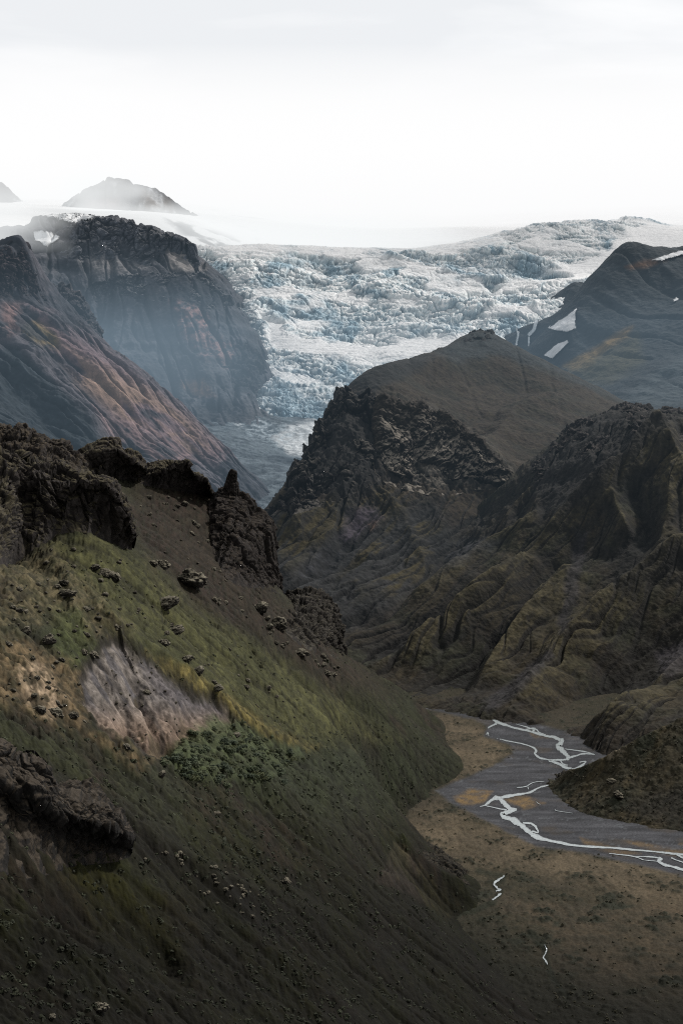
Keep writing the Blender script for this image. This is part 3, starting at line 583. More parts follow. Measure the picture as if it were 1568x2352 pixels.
fm_feats = [([(120,560),(160,640),(230,720),(290,800)], -30, 60, 60), ([(430,640),(410,720),(450,800),(500,890)], 26, 60, 60)]
def fm_noise(x, y, z):
    t = x*.95 + y*.3; d = y
    r = z - 16*gully(t, d, 120, 194) - 7*gully(t, d, 50, 195) + 30*fbm(x, y, 420, 4, .5, 191) + 34*(ridged(t, d*.3, 190, 5, .55, 192)-.6) + 6*fbm(x, y, 46, 4, .65, 193)
    q = r/55.0 + .9*fbm(x, y, 420, 3, .5, 8); k = np.floor(q); f = q-k
    return r + .42*55*(sm(.3, .8, f)-f)*sm(-.15, .25, fbm(x, y, 500, 2, .5, 12))
def paint_fm(x, y, z, n, u, v, s):
    wu = u + 14*fbm(x, y, 150, 4, .65, 201); wv = v + 10*fbm(x, y, 150, 4, .65, 202)
    fine = fbm(x, z*1.4, 34, 4, .72, 203); bands = fbm(x*.12, z + 14*fbm(x, z, 160, 3, .5, 206), 34, 3, .6, 205)
    c = np.tile(C(70, 72, 78), (len(x), 1)).astype(f32)
    c = lay(c, C(84, 84, 88), sm(-.1, .35, fbm(x, z, 120, 4, .6, 204))*.8)
    c = c*(1+.55*bands)[:, None]
    pm = lambda p, so: poly_mask(wu, wv, p, so)
    c = lay(c, C(122, 120, 120), pm([(180,600),(260,585),(340,610),(300,628),(200,632)], 10)*.7)
    c = lay(c, C(134, 130, 128), pm([(360,560),(420,560),(480,615),(440,630),(390,620)], 8)*.9)
    c = lay(c, C(146, 118, 114), pm([(390,690),(450,690),(500,770),(580,820),(560,850),(480,830),(430,780)], 14)*sm(-.2, .2, fine)*.9)
    c = lay(c, C(136, 108, 92), pm([(420,880),(470,870),(490,910),(450,910)], 9)*.8)
    c = lay(c, C(44, 47, 53), pm([(380,628),(480,625),(530,690),(480,712),(400,690)], 8)*.9)
    c = lay(c, C(52, 55, 61), pm([(180,510),(300,505),(400,540),(380,610),(330,600),(200,600)], 10)*.6)
    c = lay(c, C(46, 50, 56), pm([(540,790),(600,800),(606,850),(580,905),(530,900),(540,850)], 8)*.9)
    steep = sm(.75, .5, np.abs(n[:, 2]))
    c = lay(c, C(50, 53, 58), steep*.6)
    return c*(1+.25*fine)[:, None]

# ------------------------------------------------------------------ glacier icefall
gl_pts = [at(455,572,5400), at(500,568,5450), at(600,563,5500), at(750,567,5600), at(900,572,5650), at(1050,562,5650), at(1150,542,5700), at(1250,518,5850), at(1350,507,6050), at(1450,507,6300), at(1568,520,6200), at(1700,510,6200),
    at(560,640,5020), at(700,650,5020), at(900,650,5060), at(1100,640,5150), at(1300,610,5400), at(1400,590,5500), at(1480,550,5800), at(500,610,5200),
    at(560,720,4650), at(650,720,4700), at(750,745,4640), at(900,740,4680), at(1100,710,4780), at(1250,680,4900), at(1350,650,5000),
    at(600,775,4480), at(680,782,4420), at(750,790,4400), at(900,798,4400), at(1000,795,4430), at(1100,780,4480), at(1150,735,4650),
    at(620,850,4170), at(700,872,4120), at(800,872,4120), at(900,860,4200), at(575,900,4000), at(600,940,3860), at(680,970,3800), at(740,965,3800), at(850,950,3850), at(1000,900,4000),
    at(620,1010,3760), at(700,1030,3700), at(800,1020,3700), at(480,700,4900), at(540,800,4500), at(500,900,4200), at(1250,760,4600), at(1330,730,4700), at(1400,700,4800), at(1500,650,5100),
    at(455,590,5900), at(600,580,6000), at(900,590,6100), at(1150,565,6200), at(1300,540,6400), at(1568,535,6600), at(1700,530,6700), at(800,620,6500)]
def gl_zone(x, y, z):
    u, v = project(x, y, z)
    u = u + 26*fbm(x, y, 130, 4, .6, 217); v = v + 16*fbm(x, y, 130, 4, .6, 218)
    flat = poly_mask(u, v, [(590,715),(625,730),(660,768),(750,780),(850,784),(1000,775),(1100,770),(1000,812),(850,815),(700,808),(625,795)], 10)
    up = poly_mask(u, v, [(440,560),(1150,535),(1150,560),(1050,580),(900,588),(700,582),(500,585)], 8)
    lobe = poly_mask(u, v, [(1280,612),(1400,572),(1460,520),(1640,510),(1640,585),(1410,612),(1320,640)], 12)
    sp_ = sm(.10, .30, fbm(x, y*1.3, 240, 3, .5, 226))*.7
    return np.clip(flat + sp_, 0, 1), up, lobe
def gl_parts(x, y):
    wx = x + 60*fbm(x, y, 200, 3, .55, 211); wy = y + 70*fbm(x, y, 200, 3, .55, 212)
    d1, d2, i1 = cell(wx/95 + .25*wy/60, wy/44, 1); e1, e2, i2 = cell(wx/40 - .2*wy/30, wy/20, 2); g1, g2, i3 = cell(wx/15, wy/11, 3)
    return wx, wy, d2-d1, i1, e2-e1, i2, g2-g1, i3
def gl_noise(x, y, z):
    flat, up, lobe = gl_zone(x, y, z); smooth = np.clip(flat + .85*up + lobe, 0, 1); a = 1-.93*smooth
    wx, wy, c1, i1, c2, i2, c3, i3 = gl_parts(x, y)
    r = z + 24*fbm(x, y, 420, 3, .5, 213)*(1-.6*smooth)
    st_ = sm(-.25, .3, fbm(x, y, 260, 3, .5, 219))
    r = r + a*(80*(ridged(wx*.5, wy*1.05, 380, 3, .5, 214)-.6) + 16*fbm(wx*.7, wy, 110, 4, .6, 225) + (9*(i1-.5) + 8*(i2-.5))*(.35+st_) + 4*(i3-.5) - 8*sm(.12, .0, c1) - 6*sm(.18, .0, c2)*(.3+st_) - 2.5*sm(.2, 0, c3) + 4.5*fbm(x, y, 14, 3, .7, 215))*mix(1, .6, sm(5400, 5900, y))
    return r + smooth*2.6*(ridged(x*.10 + .12*y, y, 30, 3, .55, 216)-.6)
def CI(r, g, b): return C(r, g, b, 1.58)
def paint_gl(x, y, z, n, u, v, s):
    flat, up, lobe = gl_zone(x, y, s.z0(x, y)); smooth = np.clip(flat + .85*up + lobe, 0, 1)
    wx, wy, c1, i1, c2, i2, c3, i3 = gl_parts(x, y)
    fine = fbm(x, z*1.2, 18, 4, .75, 221); mid = fbm(x, z, 150, 4, .6, 222); big = fbm(x, z*1.2, 420, 3, .55, 223)
    c = np.tile(CI(198, 213, 220), (len(x), 1)).astype(f32)
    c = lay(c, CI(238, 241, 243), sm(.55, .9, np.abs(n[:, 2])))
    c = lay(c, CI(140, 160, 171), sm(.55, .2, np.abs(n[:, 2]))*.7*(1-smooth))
    c = lay(c, CI(118, 146, 160), sm(-.05, .3, mid + .7*big)*.85*(1-smooth))
    c = lay(c, CI(60, 86, 100), (1-smooth)*np.clip(sm(.11, .0, c1)*.8 + sm(.16, 0, c2)*.6 + sm(.13, 0, c3)*.3, 0, .92)*mix(.7, 1, sm(-.2, .3, mid + .5*big)))
    c = lay(c, CI(84, 108, 120), (1-smooth)*sm(.02, .35, fine + .6*mid)*.75)
    ln = np.abs(fbm(x*.12 + y*.1, y, 26, 3, .6, 224)); c = lay(c, CI(150, 168, 178), smooth*sm(.035, .0, ln)*.6)
    pm = lambda p, so: poly_mask(u + 24*fine, v + 18*fine, p, so)
    low = pm([(560,900),(610,830),(800,850),(780,980),(680,990),(580,960)], 22)
    c = lay(c, CI(78, 98, 110), low*sm(-.35, .25, fine)*.8)
    c = lay(c, CI(66, 86, 98), pm([(700,800),(770,810),(735,900),(690,940),(640,880)], 26)*sm(-.2, .3, fine)*.6)
    c = lay(c, CI(92, 112, 122), pm([(690,650),(760,640),(765,720),(740,770),(690,775),(660,740)], 26)*sm(-.15, .3, fine)*.7)
    c = lay(c, CI(100, 122, 132), pm([(900,620),(960,610),(1010,650),(960,700),(900,680)], 30)*sm(-.05, .35, fine)*.6)
    c = lay(c, CI(58, 66, 73), pm([(455,585),(500,605),(545,655),(590,720),(600,800),(560,790),(520,730),(480,650)], 12)*sm(-.3, .15, fine)*.9)
    c = lay(c, CI(50, 62, 70), poly_mask(u, v, [(546,680),(562,670),(560,688),(548,696)], 3))
    l2 = np.abs(fbm(x*.16 - .12*y, y + .25*x, 60, 3, .55, 227)); c = lay(c, CI(70, 88, 98), sm(.030, .006, l2)*sm(-.1, .2, mid)*.75)
    c = lay(c, CI(118, 132, 140), sm(.05, .0, np.abs(fbm(x*.3 + .2*y, y*.8 - .3*x, 210, 3, .5, 228)))*.45)
    c = lay(c, CI(92, 112, 124), sm(-.06, -.3, fbm(x, z*1.1, 260, 3, .55, 229))*(1-smooth)*sm(-.35, .15, fine)*.7)
    c = lay(c, CI(246, 247, 247), flat*.8); c = lay(c, CI(249, 250, 250), lobe*.9)
    return c*(1+.3*fine)[:, None]

# ------------------------------------------------------------------ snowfield, nunataks, moraine
ic_pts = [at(-150,505,5400), at(0,508,5300), at(80,490,5700), at(200,492,5900), at(400,498,5900), at(470,552,5750), at(600,562,6000), at(900,572,6100), at(1100,560,6200), at(1200,530,6500), at(1400,520,6900), at(1568,517,7000), at(1750,512,7000),
    at(-150,455,7400), at(200,460,7600), at(450,470,7700), at(800,530,7500), at(1200,490,8000), at(1700,470,8000), (-3000, 11000, 1700), (0, 11000, 1650), (3500, 11000, 1800), at(-150,580,4900), at(100,560,4950), at(300,580,4950), at(480,700,5200), at(600,720,5400), at(900,720,5500), at(1200,700,5600), at(1568,680,5600), at(1750,680,5600), at(700,640,5700), at(1000,640,5750), at(1300,600,6000)]
def ic_noise(x, y, z): return z + 18*fbm(x, y, 900, 4, .5, 231) + 3*(ridged(x*.15, y, 90, 3, .5, 232)-.6)
def paint_ic(x, y, z, n, u, v, s):
    c = np.tile(np.array([.92, .92, .92], f32), (len(x), 1))
    c = lay(c, C(170, 176, 182), sm(.22, .4, fbm(x, y*.6, 260, 5, .6, 233))*poly_mask(u, v, [(420,500),(640,460),(680,540),(560,566),(450,540)], 30)*.5)
    c = lay(c, C(60, 64, 70), sm(-.05, .15, fbm(x, y, 120, 4, .6, 234))*poly_mask(u, v, [(380,500),(440,515),(560,555),(480,580),(440,560)], 12)*.9)
    return c
na_pts = [at(150,462,6500), at(190,442,6500), at(240,414,6520), at(285,412,6520), at(330,428,6500), at(360,436,6480), at(385,455,6450), at(405,488,6400), at(170,485,6300), at(240,490,6250), at(300,484,6280), at(370,494,6280), at(120,500,6350), at(440,505,6300), at(250,500,6150),
    at(250,520,6000), at(100,520,6200), at(420,520,6100), (-1000, 7000, 900), (-700, 7000, 900), (-1300, 6700, 850)]
def na_noise(x, y, z): return z + 24*(ridged(x, y*.5, 170, 5, .6, 241)-.6) - 10*gully(x, y, 90, 245) + 8*fbm(x, y, 60, 3, .6, 242)
def paint_na(x, y, z, n, u, v, s):
    fine = fbm(x, y, 40, 4, .7, 243)
    c = np.tile(C(70, 72, 78), (len(x), 1)).astype(f32)
    c = lay(c, C(120, 92, 92), poly_mask(u, v, [(200,460),(270,455),(280,490),(190,490)], 14)*.7)
    c = lay(c, C(124, 104, 84), poly_mask(u, v, [(330,440),(390,460),(400,490),(320,485)], 14)*.5)
    c = lay(c, C(225, 230, 234), sm(.15, .35, fbm(x, y*.5, 170, 4, .6, 244))*.5)
    return c*(1+.3*fine)[:, None]
nb_pts = [at(-100,420,7000), at(-30,414,7000), at(15,424,7000), at(45,462,6950), at(-100,470,6800), at(10,470,6800), at(70,480,6850), at(0,500,6700), (-1800, 7400, 1000), (-1500, 7400, 1000)]
mo_pts = [at(480,1000,3350), at(560,955,3720), at(600,990,3560), at(650,1000,3540), at(740,975,3700), at(720,1010,3500), at(600,1060,3150), at(680,1072,3050), at(740,1080,3050), at(600,1172,2600), at(500,1120,2800), at(560,1130,2720), at(520,1060,3050), at(660,1110,2850), at(440,1100,2850),
    at(640,1230,2350), at(560,1300,2200), (-500, 3700, 200), (-300, 4000, 220), (100, 4100, 210), (100, 3000, 120), (60, 2500, 80), (-400, 2500, 100)]
def mo_noise(x, y, z): return z + 14*(ridged(x*.8+y*.2, y*.6-x*.3, 150, 4, .55, 251)-.6) + 5*fbm(x, y, 30, 4, .65, 252)
def paint_mo(x, y, z, n, u, v, s):
    fine = fbm(x, y, 22, 4, .7, 253); wu = u+14*fbm(x, y, 60, 3, .6, 254); wv = v+8*fbm(x, y, 60, 3, .6, 255)
    c = np.tile(C(98, 108, 115), (len(x), 1)).astype(f32)
    c = lay(c, C(66, 74, 81), sm(-.1, .3, fbm(x, y, 90, 4, .6, 256)))
    c = lay(c, C(212, 216, 218), poly_mask(wu, wv, [(625,1005),(660,978),(740,960),(760,1000),(700,1050),(665,1042)], 7)*mix(.7, 1, sm(-.2, .3, fine)))
    c = lay(c, C(180, 186, 190), poly_mask(wu, wv, [(500,950),(600,960),(660,980),(640,1010),(560,985)], 14)*sm(.02, .2, fine)*.95); c = lay(c, C(150, 164, 172), poly_mask(wu, wv, [(570,960),(660,960),(700,1000),(640,1030),(560,1000)], 18)*sm(-.1, .2, fine)*.6)
    c = lay(c, C(52, 56, 60), poly_mask(wu, wv, [(580,935),(640,960),(670,970),(640,978),(590,955)], 7)*.8)
    return c*(1+.3*fine)[:, None]

#@@SECOND
# ------------------------------------------------------------------ build the landforms
M_heath = mat_ground('heath_ground', 1.6, 0.5)
M_floor = mat_ground('floor_ground', 1.2, 0.5)
M_hill = mat_ground('hill_ground', 4.0, 0.6)
M_far = mat_ground('far_rock_ground', 14.0, 0.6)
M_ice = mat_ground('glacier_ice', 9.0, 0.5, 0.6, 0.3, 0.12)
M_snow = mat_ground('snow', 30.0, 0.15, 0.7, 0.2, 0.04)
def S(o, label, cat): return tag(o, label, cat, kind='structure')

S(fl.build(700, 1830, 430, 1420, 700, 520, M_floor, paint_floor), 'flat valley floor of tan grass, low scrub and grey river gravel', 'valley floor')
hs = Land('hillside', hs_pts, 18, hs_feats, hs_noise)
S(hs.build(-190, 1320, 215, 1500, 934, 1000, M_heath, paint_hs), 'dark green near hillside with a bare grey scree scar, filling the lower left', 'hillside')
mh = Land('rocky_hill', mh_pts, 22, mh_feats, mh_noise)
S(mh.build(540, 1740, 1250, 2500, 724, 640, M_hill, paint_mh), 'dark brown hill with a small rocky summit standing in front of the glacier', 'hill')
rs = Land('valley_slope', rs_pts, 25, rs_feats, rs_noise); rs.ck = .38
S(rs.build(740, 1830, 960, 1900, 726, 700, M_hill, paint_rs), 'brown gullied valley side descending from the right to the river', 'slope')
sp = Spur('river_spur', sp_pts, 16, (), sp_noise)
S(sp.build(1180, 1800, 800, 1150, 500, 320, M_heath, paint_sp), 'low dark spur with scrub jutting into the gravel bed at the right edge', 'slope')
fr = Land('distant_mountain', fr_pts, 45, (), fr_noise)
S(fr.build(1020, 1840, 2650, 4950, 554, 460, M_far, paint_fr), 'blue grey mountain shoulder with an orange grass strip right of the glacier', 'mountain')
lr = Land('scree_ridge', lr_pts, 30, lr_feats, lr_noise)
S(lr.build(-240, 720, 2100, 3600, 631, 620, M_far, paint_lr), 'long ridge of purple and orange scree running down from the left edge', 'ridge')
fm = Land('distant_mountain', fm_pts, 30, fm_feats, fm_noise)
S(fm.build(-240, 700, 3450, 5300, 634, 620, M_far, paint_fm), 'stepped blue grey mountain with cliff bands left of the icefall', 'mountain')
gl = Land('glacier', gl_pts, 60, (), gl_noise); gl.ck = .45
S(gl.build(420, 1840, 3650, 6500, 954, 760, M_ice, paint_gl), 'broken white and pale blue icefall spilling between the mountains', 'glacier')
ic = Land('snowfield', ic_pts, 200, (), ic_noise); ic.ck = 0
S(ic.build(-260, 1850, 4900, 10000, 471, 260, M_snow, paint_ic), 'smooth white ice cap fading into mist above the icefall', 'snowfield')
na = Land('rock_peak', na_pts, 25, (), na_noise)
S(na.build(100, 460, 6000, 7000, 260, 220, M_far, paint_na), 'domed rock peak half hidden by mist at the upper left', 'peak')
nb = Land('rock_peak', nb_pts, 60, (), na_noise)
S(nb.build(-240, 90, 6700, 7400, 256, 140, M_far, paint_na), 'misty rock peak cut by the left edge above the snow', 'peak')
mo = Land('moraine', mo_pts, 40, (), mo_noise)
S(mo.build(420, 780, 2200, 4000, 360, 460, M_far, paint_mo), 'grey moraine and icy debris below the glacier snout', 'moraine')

# ------------------------------------------------------------------ daylight
SUN_EL, SUN_AZ = math.radians(42), math.radians(50)      # azimuth clockwise from the view direction (+Y)
sd = Vector((math.sin(SUN_AZ)*math.cos(SUN_EL), math.cos(SUN_AZ)*math.cos(SUN_EL), math.sin(SUN_EL)))
sun = bpy.data.lights.new('sun', 'SUN'); so = bpy.data.objects.new('sun', sun); COL.objects.link(so)
sun.energy = 3.0; sun.angle = math.radians(3); sun.color = (1.0, 0.945, 0.88)
so.rotation_euler = sd.to_track_quat('Z', 'Y').to_euler(); so.location = (600, 300, 1500)
w = bpy.data.worlds.new('World'); sc.world = w; w.use_nodes = True
N, L = w.node_tree.nodes, w.node_tree.links; bg = N['Background']
sky = N.new('ShaderNodeTexSky'); sky.sky_type = 'NISHITA'; sky.sun_disc = False; sky.sun_elevation = SUN_EL; sky.sun_rotation = SUN_AZ
tc = N.new('ShaderNodeTexCoord'); mp = N.new('ShaderNodeMapping'); mp.inputs['Scale'].default_value = (1.6, 1.6, 9.0)
L.new(tc.outputs['Generated'], mp.inputs['Vector'])
no = N.new('ShaderNodeTexNoise'); no.inputs['Scale'].default_value = 1.7; no.inputs['Detail'].default_value = 7; no.inputs['Roughness'].default_value = .5; no.inputs['Distortion'].default_value = .4
L.new(mp.outputs['Vector'], no.inputs['Vector'])
cr = N.new('ShaderNodeValToRGB'); cr.color_ramp.elements[0].position = .40; cr.color_ramp.elements[0].color = (8.9, 9.05, 9.2, 1); cr.color_ramp.elements[1].position = .58; cr.color_ramp.elements[1].color = (10.4, 10.4, 10.4, 1)
L.new(no.outputs['Fac'], cr.inputs['Fac'])
mx = N.new('ShaderNodeMix'); mx.data_type = 'RGBA'; mx.inputs['Factor'].default_value = .94
L.new(sky.outputs['Color'], mx.inputs['A']); L.new(cr.outputs['Color'], mx.inputs['B'])
# thick grey overcast overhead and behind, bright thin cloud over the ice cap
dp = N.new('ShaderNodeVectorMath'); dp.operation = 'DOT_PRODUCT'; dp.inputs[1].default_value = (0.1, 0.94, 0.08)
L.new(tc.outputs['Generated'], dp.inputs[0])
br = N.new('ShaderNodeMapRange'); br.interpolation_type = 'SMOOTHSTEP'
for k, v_ in (('From Min', -.2), ('From Max', .82), ('To Min', .42), ('To Max', 1.0)): br.inputs[k].default_value = v_
L.new(dp.outputs['Value'], br.inputs['Value'])
vm = N.new('ShaderNodeVectorMath'); vm.operation = 'SCALE'
L.new(mx.outputs['Result'], vm.inputs[0]); L.new(br.outputs['Result'], vm.inputs['Scale'])
L.new(vm.outputs['Vector'], bg.inputs['Color']); bg.inputs['Strength'].default_value = 0.1

# ------------------------------------------------------------------ haze
def volume_box(name, lo, hi, build):
    me = bpy.data.meshes.new(name)
    vs = [(x, y, z) for x in (lo[0], hi[0]) for y in (lo[1], hi[1]) for z in (lo[2], hi[2])]
    me.from_pydata(vs, [], [(0,1,3,2), (4,6,7,5), (0,4,5,1), (2,3,7,6), (0,2,6,4), (1,5,7,3)])
    m = bpy.data.materials.new(name); m.use_nodes = True; nt = m.node_tree; nt.nodes.clear()
    out = nt.nodes.new('ShaderNodeOutputMaterial'); build(nt, out); me.materials.append(m)
    o = bpy.data.objects.new(name, me); COL.objects.link(o); return o, m
def fog(nt, out, tone, dens):
    """thick-haze model: absorbs what is behind and glows with the scattered skylight"""
    N, L = nt.nodes, nt.links
    a = N.new('ShaderNodeVolumeAbsorption'); a.inputs['Color'].default_value = (0, 0, 0, 1)
    e = N.new('ShaderNodeEmission'); e.inputs['Color'].default_value = (*tone, 1)
    ad = N.new('ShaderNodeAddShader'); L.new(a.outputs[0], ad.inputs[0]); L.new(e.outputs[0], ad.inputs[1]); L.new(ad.outputs[0], out.inputs['Volume'])
    if isinstance(dens, float):
        a.inputs['Density'].default_value = dens; e.inputs['Strength'].default_value = dens
    else:
        L.new(dens, a.inputs['Density']); L.new(dens, e.inputs['Strength'])
def haze_nodes(nt, out): fog(nt, out, (.25, .36, .46), 9.5e-5)
def pocket_nodes(nt, out):
    N, L = nt.nodes, nt.links
    t_ = N.new('ShaderNodeTexCoord'); g_ = N.new('ShaderNodeVectorMath'); g_.operation = 'MULTIPLY_ADD'
    L.new(t_.outputs['Generated'], g_.inputs[0]); g_.inputs[1].default_value = (2, 2, 2); g_.inputs[2].default_value = (-1, -1, -1)
    l_ = N.new('ShaderNodeVectorMath'); l_.operation = 'LENGTH'; L.new(g_.outputs[0], l_.inputs[0])
    n_ = N.new('ShaderNodeTexNoise'); n_.inputs['Scale'].default_value = 4.0; n_.inputs['Detail'].default_value = 4; L.new(t_.outputs['Generated'], n_.inputs['Vector'])
    a = N.new('ShaderNodeMath'); a.operation = 'MULTIPLY_ADD'; L.new(n_.outputs['Fac'], a.inputs[0]); a.inputs[1].default_value = .9; L.new(l_.outputs['Value'], a.inputs[2])
    mr = N.new('ShaderNodeMapRange'); mr.interpolation_type = 'SMOOTHSTEP'; L.new(a.outputs[0], mr.inputs['Value'])
    for k, v_ in (('From Min', 1.35), ('From Max', .55), ('To Min', 0.0), ('To Max', 6.5e-4)): mr.inputs[k].default_value = v_
    fog(nt, out, (.27, .36, .44), mr.outputs['Result'])
def wisp_nodes(nt, out):
    pocket_nodes(nt, out)
    for n_ in nt.nodes:
        if n_.type == 'EMISSION': n_.inputs['Color'].default_value = (.98, 1, 1, 1)
        if n_.type == 'MAP_RANGE':
            for k, v_ in (('To Max', .0075), ('From Min', 1.12), ('From Max', .72)): n_.inputs[k].default_value = v_
        if n_.type == 'TEX_NOISE': n_.inputs['Scale'].default_value = 3.2; n_.inputs['Detail'].default_value = 5
        if n_.type == 'MATH': n_.inputs[1].default_value = 1.1
def rim_nodes(nt, out):
    wisp_nodes(nt, out)
    for n_ in nt.nodes:
        if n_.type == 'MAP_RANGE':
            for k, v_ in (('To Max', .0042), ('From Min', 1.42), ('From Max', .8)): n_.inputs[k].default_value = v_
wp, _m = volume_box('mist', (-1500, 5950, 960), (-550, 6350, 1330), wisp_nodes)
S(wp, 'wisp of white mist drifting across the domed peak', 'mist')
pk, _m = volume_box('haze', (-1250, 3050, 20), (150, 4300, 700), pocket_nodes)
S(pk, 'pale smoky haze hanging in the side valley left of the icefall', 'haze')
hz, _m = volume_box('haze', (-6000, 1250, -60), (7000, 4300, 470), haze_nodes)
S(hz, 'thin blue haze filling the upper valley before the glacier', 'haze')
def mist_nodes(nt, out):
    N, L = nt.nodes, nt.links
    g = N.new('ShaderNodeNewGeometry'); sp_ = N.new('ShaderNodeSeparateXYZ'); L.new(g.outputs['Position'], sp_.inputs[0])
    n_ = N.new('ShaderNodeTexNoise'); n_.inputs['Scale'].default_value = 1/420; n_.inputs['Detail'].default_value = 4; L.new(g.outputs['Position'], n_.inputs['Vector'])
    a = N.new('ShaderNodeMath'); a.operation = 'MULTIPLY_ADD'; L.new(n_.outputs['Fac'], a.inputs[0]); a.inputs[1].default_value = 760; L.new(sp_.outputs['Z'], a.inputs[2])
    mr = N.new('ShaderNodeMapRange'); mr.interpolation_type = 'SMOOTHSTEP'; L.new(a.outputs[0], mr.inputs['Value'])
    for k, v_ in (('From Min', 1540), ('From Max', 1800), ('To Min', 0.0), ('To Max', 0.0016)): mr.inputs[k].default_value = v_
    fog(nt, out, (1.0, 1.0, 1.0), mr.outputs['Result'])
wl, _m = volume_box('mist', (-1500, 4150, 640), (-760, 4750, 1010), rim_nodes)
S(wl, 'scrap of cloud lying on the left shoulder of the stepped mountain', 'mist')
fgm, _m = volume_box('mist', (-5200, 6650, 780), (6200, 9600, 1720), lambda nt, out: fog(nt, out, (1.0, 1.0, 1.0), 8.5e-4))
S(fgm, 'even white cloud swallowing the far end of the ice cap', 'mist')
rm_, _m = volume_box('mist', (-1900, 5350, 700), (900, 6600, 1120), rim_nodes)
S(rm_, 'low white mist spilling along the upper edge of the icefall', 'mist')
ms, mm = volume_box('mist', (-5000, 5850, 860), (6000, 9500, 1700), mist_nodes)
S(ms, 'white mist lying over the ice cap', 'mist')

# ------------------------------------------------------------------ render settings
sc.view_settings.view_transform = 'Standard'; sc.view_settings.look = 'None'; sc.view_settings.exposure = 0
sc.render.engine = 'CYCLES'
cy = sc.cycles; cy.max_bounces = 6; cy.diffuse_bounces = 2; cy.glossy_bounces = 2; cy.volume_bounces = 1; cy.transparent_max_bounces = 16
cy.use_denoising = os.environ.get('DN', '0') == '1'; cy.filter_width = 1.1; cy.volume_step_rate = 1.2; cy.volume_max_steps = 128
